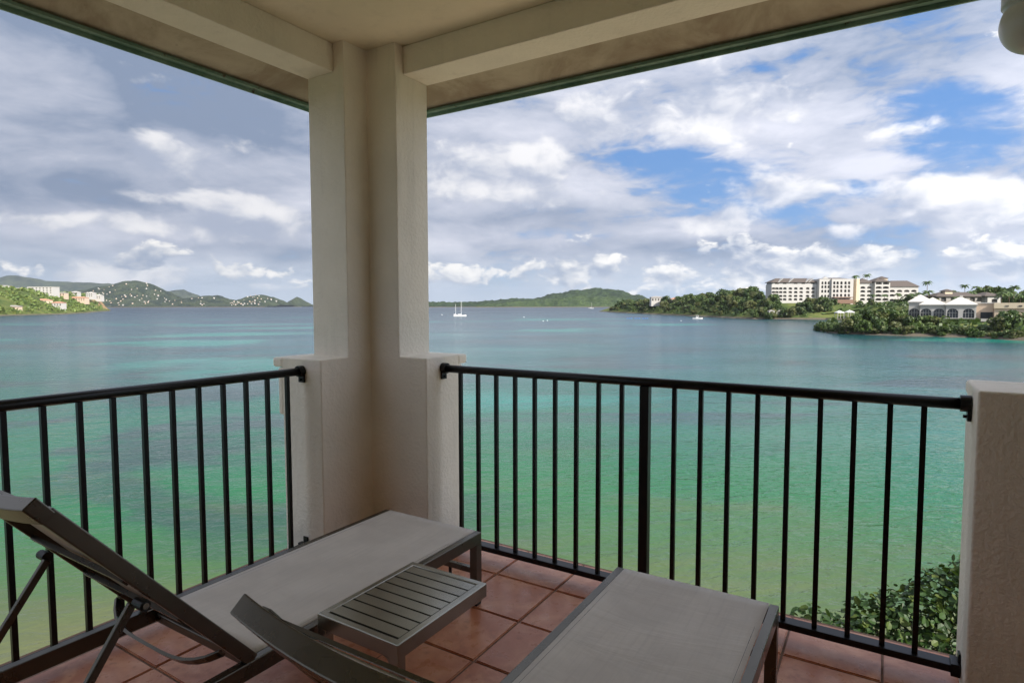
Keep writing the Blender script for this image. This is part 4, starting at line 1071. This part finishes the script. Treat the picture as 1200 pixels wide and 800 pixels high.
# ------------------------------------------------------------------ boats
def hull(mb, L, B, H, n=10):
    vs = []; fs = []
    for i in range(n + 1):
        t = i / n; x = L * (t - .5); w = B / 2 * (1 - max(0, (t - .35) / .65) ** 2.2) * (.82 + .18 * min(1, t / .25)); sh = H * (1 + .35 * (t - .4) ** 2 * 2)
        vs += [(x, -w, sh), (x, -w * .72, -.1), (x, 0, -.5), (x, w * .72, -.1), (x, w, sh)]
    for i in range(n):
        for k in range(4): fs.append((5 * i + k, 5 * i + k + 1, 5 * i + 6 + k, 5 * i + 5 + k))
        fs.append((5 * i + 4, 5 * i, 5 * i + 5, 5 * i + 9))
    fs.append((0, 4, 3, 2, 1)); return mb.add(vs, fs)
def sailboat(x, d, L, h, two, label, turn):
    o = frame('sailboat', LP(x, d), d, 0, turn); tag(o, label, 'sailboat')
    hull(MB(), L, L * .27, L * .085).build('hull', M['boat_white'], o, smooth=False)
    MB().box((-L * .18, -L * .07, L * .085), (L * .14, L * .07, L * .125)).build('cabin', M['boat_white'], o, bevel=.1)
    a = MB().tube([(L * .10, 0, .5), (L * .10, 0, h)], [.17, .13], 8).build('mast', M['boat_white'], o)
    MB().tube([(L * .10, 0, L * .17), (-L * .17, 0, L * .17)], .15, 8).build('boom', M['boat_white'], o)
    MB().tube([(L * .095, 0, h * .98), (L * .48, 0, L * .11)], .04, 5).build('stay', M['roof_grey'], a)
    if two:
        MB().tube([(-L * .34, 0, .5), (-L * .34, 0, h * .78)], [.15, .12], 8).build('mast', M['boat_white'], o)
        MB().tube([(-L * .34, 0, L * .16), (-L * .52, 0, L * .16)], .12, 8).build('boom', M['boat_white'], o)
    MB().box((-L * .46, -L * .06, L * .10), (-L * .26, L * .06, L * .14)).build('bimini', M['boat_white'], o)
sailboat(539, 640, 13.5, 16.5, True, 'white two masted sailboat moored alone on open water', R(8))
sailboat(692.5, 1900, 17, 20, False, 'distant white sailboat moored in front of the wooded island', R(-20))
def motorboat(x, d, L, label):
    o = frame('motorboat', LP(x, d), d, 0, R(170)); tag(o, label, 'motorboat')
    hull(MB(), L, L * .34, L * .13).build('hull', M['boat_white'], o)
    MB().box((-L * .05, -L * .10, L * .12), (L * .18, L * .10, L * .2)).build('console', M['boat_white'], o)
    MB().box((-L * .02, -.7, L * .2), (L * .1, .7, L * .26)).build('windscreen', M['glass_dark'], o)
    for sx in (-L * .05, L * .14):
        for sy in (-.7, .7): MB().tube([(sx, sy, L * .12), (sx, sy, L * .36)], .05, 6).build('post', M['boat_white'], o)
    MB().box((-L * .09, -.95, L * .36), (L * .19, .95, L * .385)).build('canopy', M['boat_white'], o)
    MB().box((-L * .55, -.3, -.2), (-L * .47, .3, L * .2)).build('outboard', M['plastic_black'], o)
motorboat(817.5, 500, 8., 'small white motorboat with canopy off the wooded peninsula')
def buoy(x, y, m, label):
    d = 8436 / (y - 357); o = frame('mooring_buoy', LP(x, d), d, 0); tag(o, label, 'buoy', 'mooring buoys on the bay')
    r = .0008 * d; MB().lathe([(.05 * r, -.6 * r), (.7 * r, -.4 * r), (r, 0), (.8 * r, .55 * r), (.35 * r, .9 * r), (.1 * r, 1.3 * r)], 12).build('float', m, o, smooth=True)
for x, y in ((518, 368.5), (614, 371.5), (636.5, 376), (641.5, 375.5), (798, 376)):
    buoy(x, y, M['boat_white'], 'small white mooring buoy floating on the bay')
def float_line():
    o = frame('float_line', LP(735, 520), 520, 0); tag(o, 'row of blue floats on the water off the peninsula', 'floats')
    for k in range(9): MB().lathe([(.1, -.3), (.7, -.2), (.8, .2), (.5, .45), (.1, .5)], 10).build('blue_float', M['boat_blue'], o, loc=(k * 2.1, -k * .8 + (k % 3) * 2, 0))
float_line()

# ------------------------------------------------------------------ air over the bay
def haze():
    m = bpy.data.materials.new('air'); m.use_nodes = True; t = NT(m.node_tree); t.n.clear()
    v = t.new('ShaderNodeVolumePrincipled'); v.inputs['Color'].default_value = (.80, .88, 1., 1); v.inputs['Density'].default_value = HAZE
    v.inputs['Anisotropy'].default_value = .2
    t.l.new(v.outputs[0], t.new('ShaderNodeOutputMaterial').inputs['Volume'])
    o = MB().box((-15500, -15500, SEA - 4.5), (15500, 15500, 520)).build('haze', m); tag(o, 'thin blue air over the bay', 'haze', kind='stuff')
HAZE = 3.4e-5
haze()
